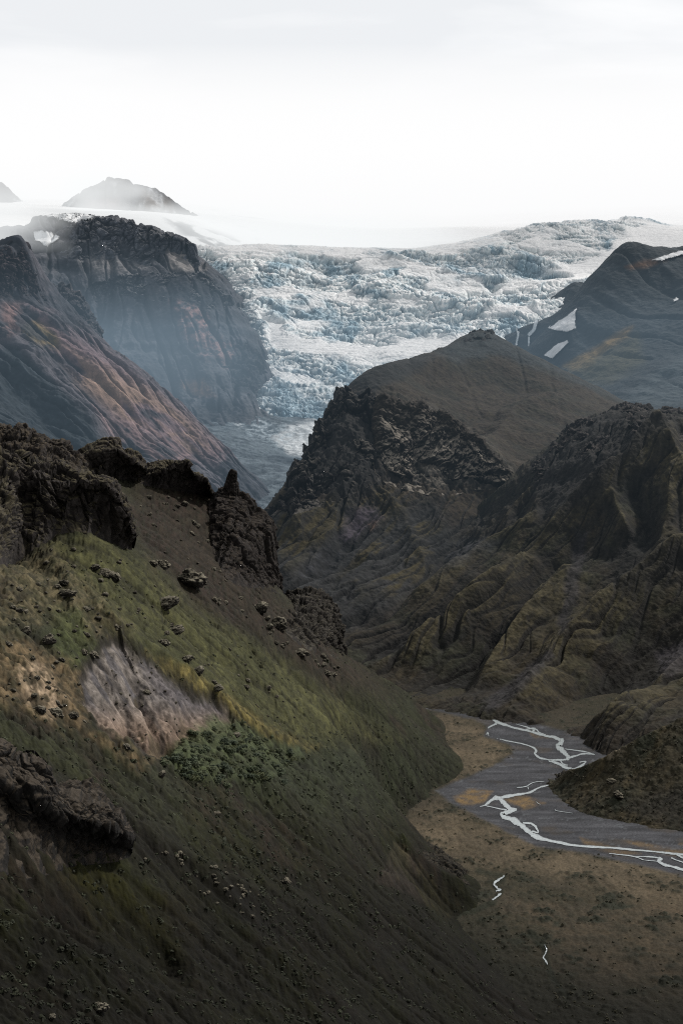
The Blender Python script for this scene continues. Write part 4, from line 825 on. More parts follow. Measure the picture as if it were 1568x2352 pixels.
# ------------------------------------------------------------------ crags: rock faces built from a surveyed crest and foot
def mat_rock(name, scale):
    return mat_ground(name, scale, 0.9, 0.92, 0.15, 0.4, 8.0)
M_rock = mat_rock('basalt', 1.5); M_rockfar = mat_rock('hill_basalt', 4.0); M_rockfar2 = mat_rock('ridge_basalt', 12.0)
def resample(pts, n):
    p = np.array(pts, float); d = np.r_[0, np.cumsum(np.linalg.norm(np.diff(p[:, :2], axis=0), axis=1)+1e-6)]; t = np.linspace(0, d[-1], n)
    return np.stack([np.interp(t, d, p[:, k]) for k in range(p.shape[1])], 1)
def crag(name, label, cat, crest, foot, thick, rough, mat, dark_c, top_c, ns, nf, recess=0.0, seed=1, size=None, group=None, col_k=1.0, top_amt=.8, land=None, jagk=.45, brow=None, tthr=.6, browY=False, blk=1.0, fade=None):
    """crest, foot: survey points (u, v, Y) left to right"""
    ns = max(10, int(ns*min(1, RES*1.2))); nf = max(10, int(nf*min(1, RES*1.2)))
    c = resample(crest, ns); f = resample(foot, ns)
    T = np.array([at(*q) for q in c]); B = np.array([at(*q) for q in f])
    if land is not None:
        fk = resample(foot, min(ns, 28)); hB = np.array([land.hit(q[0], q[1], .75*q[2], 1.2*q[2], True) for q in fk])
        B = np.stack([np.interp(np.linspace(0, 1, ns), np.linspace(0, 1, len(hB)), hB[:, k]) for k in range(3)], 1)
        T = np.array([at(q[0], q[1], max(q[2], b[1]+thick*.15)) for q, b in zip(c, B)])
    nb = max(6, nf//4); rows = []
    out = (B-T)[:, :2].copy(); 
    away = np.stack([T[:, 0], T[:, 1], 0*T[:, 0]], 1); away /= np.linalg.norm(away, axis=1)[:, None]
    drop = np.array([0, 0, 1.0])
    H = np.maximum(np.linalg.norm(T-B, axis=1), thick*.15)[:, None]
    edge = np.minimum(1, np.minimum(np.linspace(0, 1, ns), np.linspace(1, 0, ns))*8)[:, None]**.5
    rows.append(B - drop*(0.35*H+2) + away*thick*.2)
    if brow is not None:
        bk = resample(brow, min(ns, 28)); hW = np.array([at(*q) if browY else land.hit(q[0], q[1], .75*q[2], 1.2*q[2], True) for q in bk])
        Bw = np.stack([np.interp(np.linspace(0, 1, ns), np.linspace(0, 1, len(hW)), hW[:, k]) for k in range(3)], 1) - away*1.5 + drop*1.0
        for t in np.linspace(0, 1, nf//2): rows.append(B + (Bw-B)*t + away*recess*math.sin(math.pi*min(1, t*1.2))*(1 if t < .83 else 0)*edge)
        for t in np.linspace(.04, 1, nf - nf//2): rows.append(Bw + (T-Bw)*t)
    for t in (np.linspace(0, 1, nf) if brow is None else []):
        p = B + (T-B)*t + away*recess*math.sin(math.pi*min(1, t*1.25))*(1 if t < .8 else 0)*edge + away*thick*.18*max(0, t-.8)**1.2*4
        rows.append(p)
    for t in np.linspace(0.06, 1, nb): rows.append(T + away*(thick*.12 + thick*edge*t) - drop*(0.10*thick*t + .02*H*t))
    rows.append(T + away*thick*1.25*edge - drop*(H*.7+thick*.3)); rows.append(T + away*thick*1.4*edge - drop*(H*1.3+thick))
    G = np.stack(rows, 0); nv = len(rows)
    du = np.gradient(G, axis=1); dv = np.gradient(G, axis=0); nn = np.cross(du, dv); nn /= np.linalg.norm(nn, axis=2, keepdims=True)+1e-9
    x, y, z = [G[..., k].ravel() for k in range(3)]; L = size or thick
    wx = x + .30*L*n3(x/L, y/L, z/L, seed); wy = y + .30*L*n3(x/L, y/L, z/L, seed+1); wz = z + .25*L*n3(x/L, y/L, z/L, seed+2)
    d = .75*(1-1.9*np.abs(n3(wx/(.9*L), wy/(.9*L), z/(2.6*L), seed+2)))-.35
    c1, c2, i1 = cell3(wx/(.42*L), wy/(.42*L), wz/(1.0*L), seed); d = d + blk*(.95*(i1-.5) - .45*sm(.12, 0, c2-c1)); crack = blk*sm(.12, 0, c2-c1)
    c1, c2, i2 = cell3(wx/(.17*L), wy/(.17*L), wz/(.34*L), seed+3); d = d + blk*(.5*(i2-.5) - .22*sm(.15, 0, c2-c1)) + (1-blk)*(.5*(1-2*np.abs(n3(wx/(.4*L), wy/(.4*L), wz/(.3*L), seed+6)))); crack = np.maximum(crack, .8*blk*sm(.15, 0, c2-c1))
    c1, c2, i3 = cell3(wx/(.07*L), wy/(.07*L), wz/(.10*L), seed+5); d = d + .22*(i3-.5)
    d = d + .14*n3(x/(.12*L), y/(.12*L), z/(.16*L), seed+4) + .08*n3(x/(.05*L), y/(.05*L), z/(.06*L), seed+5)
    k_ = (np.minimum(1, np.linspace(0, 1, nv)*6)[:, None]*np.ones(ns)).ravel()
    P = G.reshape(-1, 3) + nn.reshape(-1, 3)*(d*rough*k_)[:, None]
    arc = np.cumsum(np.r_[0, np.linalg.norm(np.diff(T, axis=0), axis=1)])/L
    jag = rough*jagk*(n2(arc*2.2, arc*0+seed*1.3) + .5*n2(arc*5.5, arc*0+seed*2.3) + .25*n2(arc*14, arc*0+seed*3.3))
    up = np.clip((np.arange(nv)-nf*.6)/(nf*.4), 0, 1)[:, None]*(np.arange(nv) <= nf+nb)[:, None]
    P[:, 2] += (up*jag[None, :]*edge[:, 0][None, :]).ravel()
    Pg = P.reshape(nv, ns, 3)
    du = np.gradient(Pg, axis=1); dv = np.gradient(Pg, axis=0); nn = np.cross(du, dv); nn /= np.linalg.norm(nn, axis=2, keepdims=True)+1e-9
    nz = nn[..., 2].ravel(); x, y, z = P.T
    fine = n3(x/(.1*L), y/(.1*L), z/(.1*L), 3); mid = n3(x/(.5*L), y/(.5*L), z/(.5*L), 4)
    cc = np.tile(C(*dark_c)*col_k, (len(P), 1)).astype(f32)
    cc = lay(cc, C(*[q*.8 for q in dark_c])*col_k, sm(-.1, .4, mid))
    cc = cc*(.8+.45*i2)[:, None]
    cc = lay(cc, C(*top_c)*col_k, sm(tthr, tthr+.3, nz + .25*fine + .35*mid)*top_amt)
    cc = cc*(1+.35*fine)[:, None]*(1-.5*crack)[:, None]
    if fade is not None:
        e1 = np.minimum(np.linspace(0, 1, ns), np.linspace(1, 0, ns))[None, :]*np.ones((nv, 1)); e2 = (np.clip(nf-np.arange(nv), 0, nf)/nf)[:, None]*np.ones((1, ns))
        cc = lay(cc, C(*fade)*(1+.3*fine)[:, None], sm(.16, .0, np.minimum(e1, .7*e2).ravel() + .06*mid + .04*fine))
    o = grid_mesh(name, P, ns, nv, mat, cc)
    return tag(o, label, cat, group)
BAS, MOSS, TUF = (50, 46, 44), (84, 78, 60), (70, 62, 50)
crag('cliff', 'dark basalt cliff with a ragged grassy top, nearest crag on the left edge', 'cliff',
    [(-90,1035,735),(0,1042,735),(48,1040,735),(60,1058,738),(92,1062,735),(120,1066,735),(165,1078,735),(200,1092,735),(250,1098,740),(262,1106,745),(274,1126,748),(290,1160,752),(303,1225,755)],
    [(-90,1300,668),(0,1300,668),(40,1295,672),(60,1275,680),(80,1262,685),(140,1225,700),(180,1222,705),(215,1228,710),(250,1245,715),(290,1260,722),(304,1262,735)], 34, 5.0, M_rock, BAS, MOSS, 320, 240, 3.0, 3, 30, land=hs, browY=True, tthr=.5,
    brow=[(-90,1062,712),(0,1068,712),(48,1066,712),(62,1100,714),(92,1092,714),(120,1100,716),(165,1102,718),(200,1108,720),(250,1112,726),(262,1118,730),(274,1136,735),(290,1166,742),(304,1228,750)])
crag('rock_outcrop', 'long dark crag with a broken skyline above the nearer left cliff', 'rock outcrop',
    [(-90,985,960),(0,980,960),(51,983,960),(82,988,960),(110,1004,960),(123,1012,960),(143,1012,960),(154,1026,965),(172,1036,970),(195,1058,970)],
    [(-90,1075,900),(0,1075,900),(60,1075,905),(120,1080,910),(160,1085,920),(196,1090,930)], 40, 4.5, M_rock, BAS, TUF, 220, 110, 2.0, 11, 30, land=hs, browY=True, tthr=.5,
    brow=[(-90,1010,940),(0,1008,940),(51,1012,940),(82,1016,942),(123,1034,944),(154,1042,950),(195,1066,962)])
crag('rock_outcrop', 'wedge shaped dark rock with a flat tilted grassy top on the left skyline', 'rock outcrop',
    [(165,1060,985),(187,1036,980),(205,1022,980),(240,1012,980),(270,1006,980),(276,1030,980),(282,1040,980),(300,1036,982),(314,1034,985),(324,1054,990),(336,1068,995)],
    [(165,1100,940),(200,1095,935),(240,1098,935),(280,1102,940),(320,1104,950),(337,1100,960)], 30, 3.2, M_rock, BAS, MOSS, 200, 100, 1.0, 23, 26, land=hs, browY=True, tthr=.45,
    brow=[(165,1068,965),(205,1044,960),(240,1040,960),(272,1036,966),(300,1058,970),(324,1072,980),(337,1082,990)])
crag('rock_outcrop', 'tilted grassy topped block with a dark cliff end, midway along the crest', 'rock outcrop',
    [(318,1078,1040),(344,1063,1040),(375,1056,1040),(403,1052,1040),(427,1056,1042),(431,1078,1045),(436,1090,1048),(450,1090,1050),(462,1092,1050),(473,1097,1052),(480,1120,1055),(488,1134,1058)],
    [(318,1112,985),(350,1118,985),(390,1124,990),(430,1132,1000),(460,1136,1010),(488,1140,1030)], 28, 3.0, M_rock, BAS, MOSS, 200, 100, 1.0, 31, 24, land=hs, browY=True, tthr=.45,
    brow=[(318,1092,1015),(344,1092,1015),(375,1084,1018),(403,1072,1022),(428,1062,1030),(450,1096,1040),(473,1104,1046),(488,1136,1054)])
crag('cliff', 'steep dark fluted cliff falling from the pinnacle into the gorge', 'cliff',
    [(484,1150,1075),(500,1128,1075),(517,1124,1075),(546,1124,1078),(556,1135,1080),(580,1147,1084),(586,1168,1086),(608,1178,1088),(622,1198,1090),(628,1240,1090),(636,1285,1090),(642,1322,1090),(644,1358,1090)],
    [(482,1245,1020),(500,1290,1015),(520,1330,1010),(545,1345,1015),(575,1350,1025),(600,1352,1040),(620,1356,1055),(640,1364,1070),(645,1366,1078)], 30, 4.2, M_rock, (44, 40, 38), (62, 54, 44), 230, 260, 3.0, 41, 28, top_amt=.6, land=hs)
crag('rock_pinnacle', 'tall narrow dark rock pinnacle rising from the crest against the moraine', 'rock pinnacle',
    [(512,1150,1072),(516,1112,1072),(522,1094,1072),(528,1081,1072),(534,1078,1072),(541,1084,1072),(544,1106,1072),(549,1128,1074),(556,1152,1076)],
    [(508,1190,1058),(518,1196,1056),(530,1200,1056),(542,1200,1057),(560,1196,1062)], 9, 1.5, M_rock, (46, 42, 40), (60, 52, 42), 90, 130, 0.0, 53, 10, top_amt=.5, land=hs)
crag('rock_fin', 'pointed dark rock fin leaning at the foot of the gorge cliff', 'rock fin',
    [(528,1350,1045),(536,1310,1045),(544,1290,1045),(552,1306,1045),(562,1330,1045),(576,1346,1046),(582,1362,1046)],
    [(526,1372,1025),(540,1378,1022),(560,1380,1022),(584,1376,1030)], 12, 2.0, M_rock, BAS, TUF, 100, 90, 0.0, 61, 12, land=hs)
crag('rock_outcrop', 'rounded knobbly dark outcrop at the end of the left spur above the gorge', 'rock outcrop',
    [(652,1388,1085),(665,1366,1085),(690,1356,1085),(712,1358,1086),(735,1364,1088),(756,1378,1090),(772,1402,1092),(782,1440,1094),(786,1490,1095)],
    [(645,1440,1040),(670,1470,1030),(700,1490,1030),(730,1500,1035),(760,1508,1045),(786,1514,1060)], 26, 4.5, M_rock, (48, 45, 42), (80, 76, 66), 190, 170, 2.0, 71, 16, land=hs)
crag('rock_outcrop', 'black shadowed crag overhanging a hollow at the lower left edge', 'rock outcrop',
    [(-80,1700,373),(0,1722,373),(40,1768,373),(75,1762,374),(105,1782,376),(130,1822,378),(180,1848,381),(240,1872,384),(275,1900,388),(300,1928,392)],
    [(-80,1990,352),(0,2000,352),(60,2020,352),(110,2010,356),(160,1990,362),(220,1985,368),(270,1980,380),(302,1965,395)], 30, 3.6, M_rock, (34, 32, 30), (74, 66, 56), 300, 190, 9.0, 83, 26, top_amt=.7, land=hs, browY=True, tthr=.4, blk=.55,
    brow=[(-80,1740,362),(0,1762,362),(40,1800,362),(75,1800,364),(105,1830,366),(130,1858,368),(180,1882,371),(240,1900,376),(275,1915,384),(302,1936,392)])
crag('cliff', 'tall fractured dark cliff forming the left flank of the middle hill', 'cliff',
    [(612,1184,1545),(640,1146,1570),(668,1108,1600),(690,1072,1620),(697,1048,1630),(712,1014,1650),(736,984,1670),(748,952,1690),(768,932,1700),(778,902,1715),(796,888,1720),(830,892,1720),(855,902,1715),(872,930,1705),(880,962,1690)],
    [(612,1196,1525),(650,1188,1530),(690,1178,1535),(740,1164,1545),(790,1144,1560),(830,1128,1575),(860,1112,1590),(885,1096,1605)], 70, 11.0, M_rockfar, (46, 45, 45), (84, 80, 74), 330, 280, 3.0, 91, 60, top_amt=.8, jagk=.8, tthr=.5, land=mh)
crag('rock_outcrop', 'broad pale topped crag with a dark overhang in front of the middle hill', 'rock outcrop',
    [(858,940,1690),(880,914,1690),(930,924,1690),(975,938,1690),(1020,952,1688),(1060,984,1682),(1100,1012,1675),(1140,1050,1665),(1170,1084,1655),(1196,1110,1650)],
    [(860,1085,1600),(885,1112,1590),(932,1126,1580),(987,1138,1578),(1042,1138,1580),(1097,1124,1590),(1133,1126,1596),(1160,1126,1610),(1198,1122,1625)], 30, 10.0, M_rockfar, (46, 44, 42), (132, 125, 115), 360, 260, 11.0, 103, 56, top_amt=.95, tthr=.28, land=mh, blk=.35, fade=(56, 51, 45),
    brow=[(858,1000,1640),(868,1030,1630),(884,1072,1610),(914,1086,1605),(969,1088,1605),(1005,1088,1607),(1031,1098,1607),(1064,1090,1612),(1115,1100,1620),(1135,1110,1622),(1158,1116,1628),(1198,1116,1635)])
crag('rock_outcrop', 'small dark crown of rock on the very summit of the middle hill', 'rock outcrop',
    [(1066,782,2240),(1076,768,2240),(1086,757,2240),(1098,760,2240),(1110,762,2240),(1120,758,2240),(1131,762,2240),(1134,776,2240)],
    [(1064,786,2225),(1085,784,2222),(1110,784,2222),(1136,782,2226)], 20, 4.0, M_rockfar, (50, 49, 49), (56, 56, 56), 90, 40, 0.0, 113, 20, land=mh)
crag('cliff', 'dark broken rock band along the skyline of the right slope', 'cliff',
    [(1215,1090,1590),(1240,1058,1605),(1258,1040,1615),(1290,1002,1640),(1326,964,1660),(1350,960,1670),(1385,952,1680),(1412,934,1690),(1450,930,1690),(1500,938,1680),(1568,945,1665),(1640,936,1655)],
    [(1218,1104,1560),(1250,1100,1555),(1300,1080,1560),(1345,1052,1580),(1400,1022,1600),(1450,1004,1610),(1500,1004,1605),(1568,1012,1590),(1640,1010,1580)], 46, 6.5, M_rockfar, (48, 46, 46), (76, 70, 66), 330, 110, 4.0, 127, 40, land=rs)
crag('cliff', 'jagged dark tower of rock at the top left end of the coloured ridge', 'cliff',
    [(-90,560,3000),(-20,556,3000),(12,550,3000),(28,555,3000),(46,560,3000),(57,549,3000),(64,556,3000),(69,590,2995),(76,622,2990),(86,650,2980),(98,690,2970),(104,714,2960)],
    [(-90,690,2800),(0,690,2800),(40,680,2810),(60,690,2830),(80,706,2850),(104,722,2880)], 60, 15.0, M_rockfar2, (52, 47, 51), (84, 74, 76), 220, 180, 0.0, 131, 75, top_amt=.5, jagk=1.0, land=lr)
crag('rock_outcrop', 'dark bluff at the tip of the near shoulder beside the tan flats', 'rock outcrop',
    [(955,1958,740),(968,1946,740),(988,1950,740),(1010,1964,738),(1035,1984,736),(1060,2002,735),(1078,2020,735),(1086,2044,735)],
    [(955,1975,715),(980,1985,705),(1010,2006,700),(1040,2030,702),(1065,2052,706),(1088,2062,712)], 14, 2.4, M_rock, (42, 40, 36), (62, 56, 44), 150, 80, 2.0, 149, 11, land=hs)
crag('rock_outcrop', 'small dark rock nose where the right spur meets the gravel', 'rock outcrop',
    [(1268,1806,935),(1276,1782,940),(1290,1776,942),(1310,1774,945),(1330,1772,948)], [(1266,1818,920),(1280,1816,922),(1300,1806,926),(1332,1796,935)], 10, 1.8, M_rock, (44, 42, 38), (66, 60, 48), 80, 50, 0.0, 151, 9, land=sp)

FAR, FARTOP = (82, 86, 94), (124, 124, 126)
crag('cliff', 'upper rock wall under the plateau of the stepped mountain', 'cliff',
    [(130,528,4610),(165,512,4600),(200,506,4590),(260,503,4580),(310,515,4560),(345,527,4540),(385,532,4510),(410,545,4490),(432,546,4480),(445,562,4470),(456,604,4460)],
    [(130,585,4480),(165,600,4460),(200,604,4450),(260,592,4450),(310,602,4430),(345,612,4420),(385,575,4450),(410,584,4450),(432,604,4430),(446,614,4430),(457,628,4420)], 130, 15.0, M_rockfar2, FAR, FARTOP, 240, 120, 4.0, 163, 100, top_amt=.7, land=fm, jagk=.6)
crag('cliff', 'lower dark rock band across the middle of the stepped mountain', 'cliff',
    [(215,650,4340),(260,638,4335),(300,633,4330),(360,628,4330),(420,629,4325),(470,626,4320),(490,642,4310),(510,666,4295),(530,698,4280)],
    [(215,690,4230),(260,700,4220),(300,702,4210),(360,690,4220),(420,694,4210),(470,716,4190),(495,726,4190),(515,724,4200),(531,716,4230)], 100, 13.0, M_rockfar2, (54, 57, 63), FARTOP, 240, 110, 4.0, 173, 80, top_amt=.7, land=fm, jagk=.5)
crag('cliff', 'shadowed rock wall beside the ice at the foot of the stepped mountain', 'cliff',
    [(490,812,4090),(520,796,4090),(548,788,4085),(575,795,4080),(597,806,4075),(606,840,4070),(606,862,4065)],
    [(490,885,3950),(520,902,3930),(548,912,3920),(575,918,3915),(592,908,3930),(602,892,3950),(606,876,3980)], 90, 13.0, M_rockfar2, (50, 53, 59), (86, 84, 86), 150, 110, 3.0, 181, 70, top_amt=.5, land=fm, jagk=.5)
crag('cliff', 'row of dark rock teeth on the spur behind the coloured ridge', 'cliff',
    [(98,668,3420),(120,650,3420),(142,646,3420),(158,660,3420),(176,680,3420),(190,700,3415),(206,720,3410),(222,748,3400),(232,768,3390)],
    [(98,760,3250),(120,765,3250),(142,775,3250),(158,782,3250),(176,790,3250),(190,800,3250),(206,806,3250),(222,812,3250),(232,818,3250)], 110, 14.0, M_rockfar2, (62, 63, 69), (104, 98, 100), 170, 110, 0.0, 191, 75, top_amt=.7, jagk=.9)

# ------------------------------------------------------------------ river channels
def mat_water(name, base, rough):
    m = bpy.data.materials.new(name); m.use_nodes = True; b = m.node_tree.nodes['Principled BSDF']
    b.inputs['Base Color'].default_value = (*base, 1); b.inputs['Roughness'].default_value = rough; b.inputs['IOR'].default_value = 1.33
    N, L = m.node_tree.nodes, m.node_tree.links
    g = N.new('ShaderNodeNewGeometry'); n_ = N.new('ShaderNodeTexNoise'); n_.inputs['Scale'].default_value = .9; n_.inputs['Detail'].default_value = 5
    L.new(g.outputs['Position'], n_.inputs['Vector'])
    av = N.new('ShaderNodeAttribute'); av.attribute_name = 'Col'
    r_ = N.new('ShaderNodeMapRange'); r_.inputs['From Min'].default_value = .3; r_.inputs['From Max'].default_value = .65; r_.inputs['To Min'].default_value = .6; r_.inputs['To Max'].default_value = 1.05
    vm_ = N.new('ShaderNodeVectorMath'); vm_.operation = 'SCALE'; L.new(av.outputs['Color'], vm_.inputs[0]); L.new(n_.outputs['Fac'], r_.inputs['Value']); L.new(r_.outputs['Result'], vm_.inputs['Scale']); L.new(vm_.outputs['Vector'], b.inputs['Base Color'])
    bp = N.new('ShaderNodeBump'); bp.inputs['Strength'].default_value = .25; bp.inputs['Distance'].default_value = .12
    L.new(n_.outputs['Fac'], bp.inputs['Height']); L.new(bp.outputs['Normal'], b.inputs['Normal'])
    return m
M_water = mat_water('glacial_water', (.50, .55, .56), .18)
def channel_mesh(name, chans, z0=.10, conv=True, seed=0):
    V, Fc = [], []
    for ci, ch in enumerate(chans):
        p = np.array([(*(zr(a, b) if conv else (a, b)), h*(.3592 if conv else 1)) for a, b, h in ch], float)
        n = len(p); t = np.linspace(0, n-1, n*9); i = np.clip(t.astype(int), 0, n-2); fr_ = (t-i)[:, None]
        P0, P1, P2, P3 = p[np.maximum(i-1, 0)], p[i], p[i+1], p[np.minimum(i+2, n-1)]
        q = .5*(2*P1 + (P2-P0)*fr_ + (2*P0-5*P1+4*P2-P3)*fr_**2 + (3*P1-P0-3*P2+P3)*fr_**3)
        d = np.gradient(q[:, :2], axis=0); d /= np.linalg.norm(d, axis=1)[:, None]+1e-9; nr = np.stack([-d[:, 1], d[:, 0]], 1)
        k = np.arange(len(q)); j1 = .72+.4*n2(k*.13, k*0+ci*3.1+seed)+.2*n2(k*.43, k*0+ci*7.1+seed); j2 = .72+.4*n2(k*.13, k*0+ci*5.7+40+seed)+.2*n2(k*.43, k*0+ci*9.7+seed)
        b0 = len(V)
        for a in range(len(q)):
            hw = max(q[a, 2], .35)
            for sgn, jj in ((-1, j1[a]), (-.55, j1[a]), (.55, j2[a]), (1, j2[a])):
                e = q[a, :2] + sgn*nr[a]*hw*jj
                X, Y, _ = F(e[0], e[1]); V.append((X, Y, z0+.010*ci))
        for a in range(len(q)-1):
            for w_ in range(3): Fc.append((b0+4*a+w_, b0+4*a+w_+1, b0+4*a+w_+5, b0+4*a+w_+4))
    if not conv:
        q_ = np.array(V); V = np.c_[q_[:, :2], fl.z(q_[:, 0], q_[:, 1], ) + .25].tolist()
    me = bpy.data.meshes.new(name); me.from_pydata(V, [], Fc); me.materials.append(M_water)
    cw = np.array([(.24, .26, .27), (.44, .49, .50), (.44, .49, .50), (.24, .26, .27)], f32); set_col(me, np.tile(cw, (len(V)//4, 1)))
    for pl in me.polygons:
        if pl.normal.z < 0: pl.flip()
    o = bpy.data.objects.new(name, me); COL.objects.link(o); return o
S(channel_mesh('river', CH), 'braided pale grey river winding over dark gravel', 'river')
S(channel_mesh('stream', [[(1157,2014,2),(1146,2024,3),(1134,2032,2.5),(1140,2042,3),(1148,2047,3),(1138,2050,2)], [(1150,2056,2),(1144,2062,3),(1130,2073,1.5)]], 1.6, False), 'short bright stream crossing the scrubby flats below the river', 'stream')
S(channel_mesh('stream', [[(1249,2176,1),(1254,2186,2),(1252,2194,1.5),(1247,2202,2.2),(1253,2212,3),(1256,2220,1)]], 1.6, False, 5), 'tiny bright glint of stream low on the right of the flats', 'stream')

# ------------------------------------------------------------------ snow patches and waterfalls lying on the rock
def mat_plain(name, c, rough=.8, scale=8, var=.15, bump=.3):
    m = mat_ground(name, scale, bump, rough, .2, var)
    return m
M_patch = mat_plain('snow_patch', None, .7, 12, .08)
def drape(land, name, poly, off, color, mat, wob=2.0, keep=None):
    nv, nu = land.shape; P = land.PV; u, v = land.U, land.Vv
    ww = wob*n2(P[:, 0]/25, P[:, 1]/25, 3); m = poly_mask(u+ww, v+.7*ww, poly, .6).reshape(nv, nu) > .5
    view = P - np.array([0, 0, CZ]); face = ((land.NN*view).sum(1) < 0).reshape(nv, nu) | ((land.NN*view).sum(1) > 0).reshape(nv, nu)
    q = m[:-1, :-1] & m[:-1, 1:] & m[1:, :-1] & m[1:, 1:]
    ii, jj = np.nonzero(q)
    if len(ii) == 0: print('EMPTY DRAPE', name, poly[0]); return None
    idx = np.stack([ii*nu+jj, ii*nu+jj+1, (ii+1)*nu+jj+1, (ii+1)*nu+jj], 1)
    lab = -np.ones(q.shape, int); best = []
    for a0, b0 in zip(ii, jj):
        if lab[a0, b0] >= 0: continue
        lab[a0, b0] = 1; st = [(a0, b0)]; comp = []
        while st:
            a_, b_ = st.pop(); comp.append((a_, b_))
            for a1, b1 in ((a_+1, b_), (a_-1, b_), (a_, b_+1), (a_, b_-1)):
                if 0 <= a1 < q.shape[0] and 0 <= b1 < q.shape[1] and q[a1, b1] and lab[a1, b1] < 0: lab[a1, b1] = 1; st.append((a1, b1))
        if len(comp) > len(best): best = comp
    ii, jj = np.array(best).T
    idx = np.stack([ii*nu+jj, ii*nu+jj+1, (ii+1)*nu+jj+1, (ii+1)*nu+jj], 1)
    us, inv = np.unique(idx, return_inverse=True); inv = inv.reshape(-1, 4)
    nn = land.NN[us]; nn = nn*np.sign(nn[:, 2:3]+1e-6)
    me = bpy.data.meshes.new(name); me.from_pydata((P[us] + nn*off).tolist(), [], inv.tolist())
    cnt = np.bincount(inv.ravel(), minlength=len(us)); q_ = P[us]; c = np.asarray(color, f32)[None, :]*(.86+.3*fbm(q_[:, 0], q_[:, 1], 30, 4, .6, 5))[:, None]*np.where(cnt < 4, .6, 1)[:, None]; set_col(me, c); me.materials.append(mat)
    me.polygons.foreach_set('use_smooth', [True]*len(me.polygons))
    o = bpy.data.objects.new(name, me); COL.objects.link(o); return o
SN = (.82, .84, .86)
def snow(land, poly, label, off=5.0, color=SN): 
    o = drape(land, 'snow_patch', poly, off, color, M_patch)
    if o: tag(o, label, 'snow patch')
snow(fr, [(1259,757),(1284,739),(1304,729),(1326,709),(1321,735),(1321,757),(1304,767),(1276,762)], 'larger white snow patch on the dark rock under the right ice lobe')
snow(fr, [(1249,820),(1274,797),(1304,782),(1307,789),(1286,809),(1270,828)], 'slanting narrow snow patch just above the orange grass strip')
snow(fr, [(1492,602),(1534,586),(1580,574),(1580,584),(1550,594),(1520,602)], 'thin snow streak high on the right mountain at the picture edge')
snow(fr, [(1545,690),(1556,684),(1558,692),(1548,697)], 'tiny lone snow spot on the dark right mountainside', 4)
snow(fm, [(100,500),(165,496),(222,500),(212,511),(186,516),(170,522),(150,514)], 'flat snow patch on the plateau top of the stepped mountain', 12)
snow(fm, [(76,532),(96,530),(128,536),(139,548),(124,560),(106,570),(92,558),(80,556)], 'drooping snow tongue at the left end of the stepped mountain', 5)
def fall(poly, label):
    o = drape(fr, 'waterfall', poly, 6.0, (.62, .68, .72), M_patch, .6)
    if o: tag(o, label, 'waterfall')
fall([(1184,750),(1190,750),(1194,772),(1190,798),(1183,798),(1188,772)], 'white waterfall strand, tallest on the dark rock under the ice')
fall([(1213,776),(1219,776),(1218,808),(1213,808)], 'thin straight waterfall right of the tallest strand')
fall([(1230,728),(1240,730),(1233,762),(1216,778),(1210,772),(1225,756)], 'broad stepped band of white water and snow under the ice lobe')
fall([(1262,698),(1269,698),(1258,732),(1250,732)], 'uppermost thin fall dropping from the edge of the ice lobe')
fall([(1160,764),(1166,766),(1158,782),(1153,780)], 'short faint fall nearest the summit of the middle hill')
# ------------------------------------------------------------------ boulders
rng = np.random.RandomState(5)
def ico(sub):
    import bmesh
    bm = bmesh.new(); bmesh.ops.create_icosphere(bm, subdivisions=sub, radius=1.0)
    V = np.array([v.co[:] for v in bm.verts]); Fc = [[v.index for v in f.verts] for f in bm.faces]; bm.free(); return V, Fc
def rock_mesh(seed, sub=5, squash=.75):
    V, Fc = ico(sub); x, y, z = V.T; o = seed*7.7
    d = 1 + .34*n3(x*.9+o, y*.9, z*.9) + .22*n3(x*2+o, y*2, z*2, 1)
    c1, c2, i1 = cell3(x*1.3+o, y*1.3, z*1.3, seed); d += .30*(i1-.5) - .12*sm(.12, 0, c2-c1)
    d += .11*n3(x*5+o, y*5, z*5, 2) + .06*n3(x*11+o, y*11, z*11, 3)
    P = V*d[:, None]; P[:, 2] *= squash; P[:, 2] = np.maximum(P[:, 2], -.55)
    me = bpy.data.meshes.new('boulder'); me.from_pydata(P.tolist(), [], Fc); me.polygons.foreach_set('use_smooth', [True]*len(Fc))
    nr = np.zeros(len(P)*3, f32); me.vertices.foreach_get('normal', nr); nz = nr.reshape(-1, 3)[:, 2]
    f = n3(x*6+o, y*6, z*6, 4)
    c = np.tile(C(54, 51, 47), (len(P), 1)); c = lay(c, C(128, 122, 106), sm(.15, .7, nz+.5*f)*.9); c = c*(1+.5*f)[:, None]*np.clip(.75+.5*(d-.85), .4, 1.3)[:, None]  # upper faces coloured paler, sunlit tops painted into the rock
    set_col(me, c); me.materials.append(M_boulder); return me
M_boulder = mat_rock('boulder_rock', .8)
ROCKS = [rock_mesh(k, 5, .7+.12*(k % 3)) for k in range(7)]
def front(land, u, v):
    d = np.hypot(land.U-u, land.Vv-v); near = np.nonzero(d < 3.5)[0]
    if len(near) == 0: return land.PV[int(np.argmin(d))]
    k = near[np.argmin(land.PV[near, 1])]; return land.PV[k]
first = {}
def boulder(land, u, v, r, label, group=None, kind=None):
    p = front(land, u, v); rm = r*p[1]/FL; k = rng.randint(len(ROCKS)) if kind is None else kind
    if k not in first:
        o = bpy.data.objects.new('boulder', ROCKS[k]); first[k] = o
    else: o = first[k].copy()
    COL.objects.link(o)
    o.location = (p[0], p[1], p[2]+rm*.22); s_ = rm*np.array([1.1, 1.0, .95])*(1+.25*(rng.rand(3)-.5)); o.scale = s_.tolist()
    o.rotation_euler = (.5*(rng.rand()-.5), .25+.5*(rng.rand()-.5), rng.rand()*6.28)
    if group is None and 'group' in o: del o['group']
    tag(o, label, 'boulder', group); return o
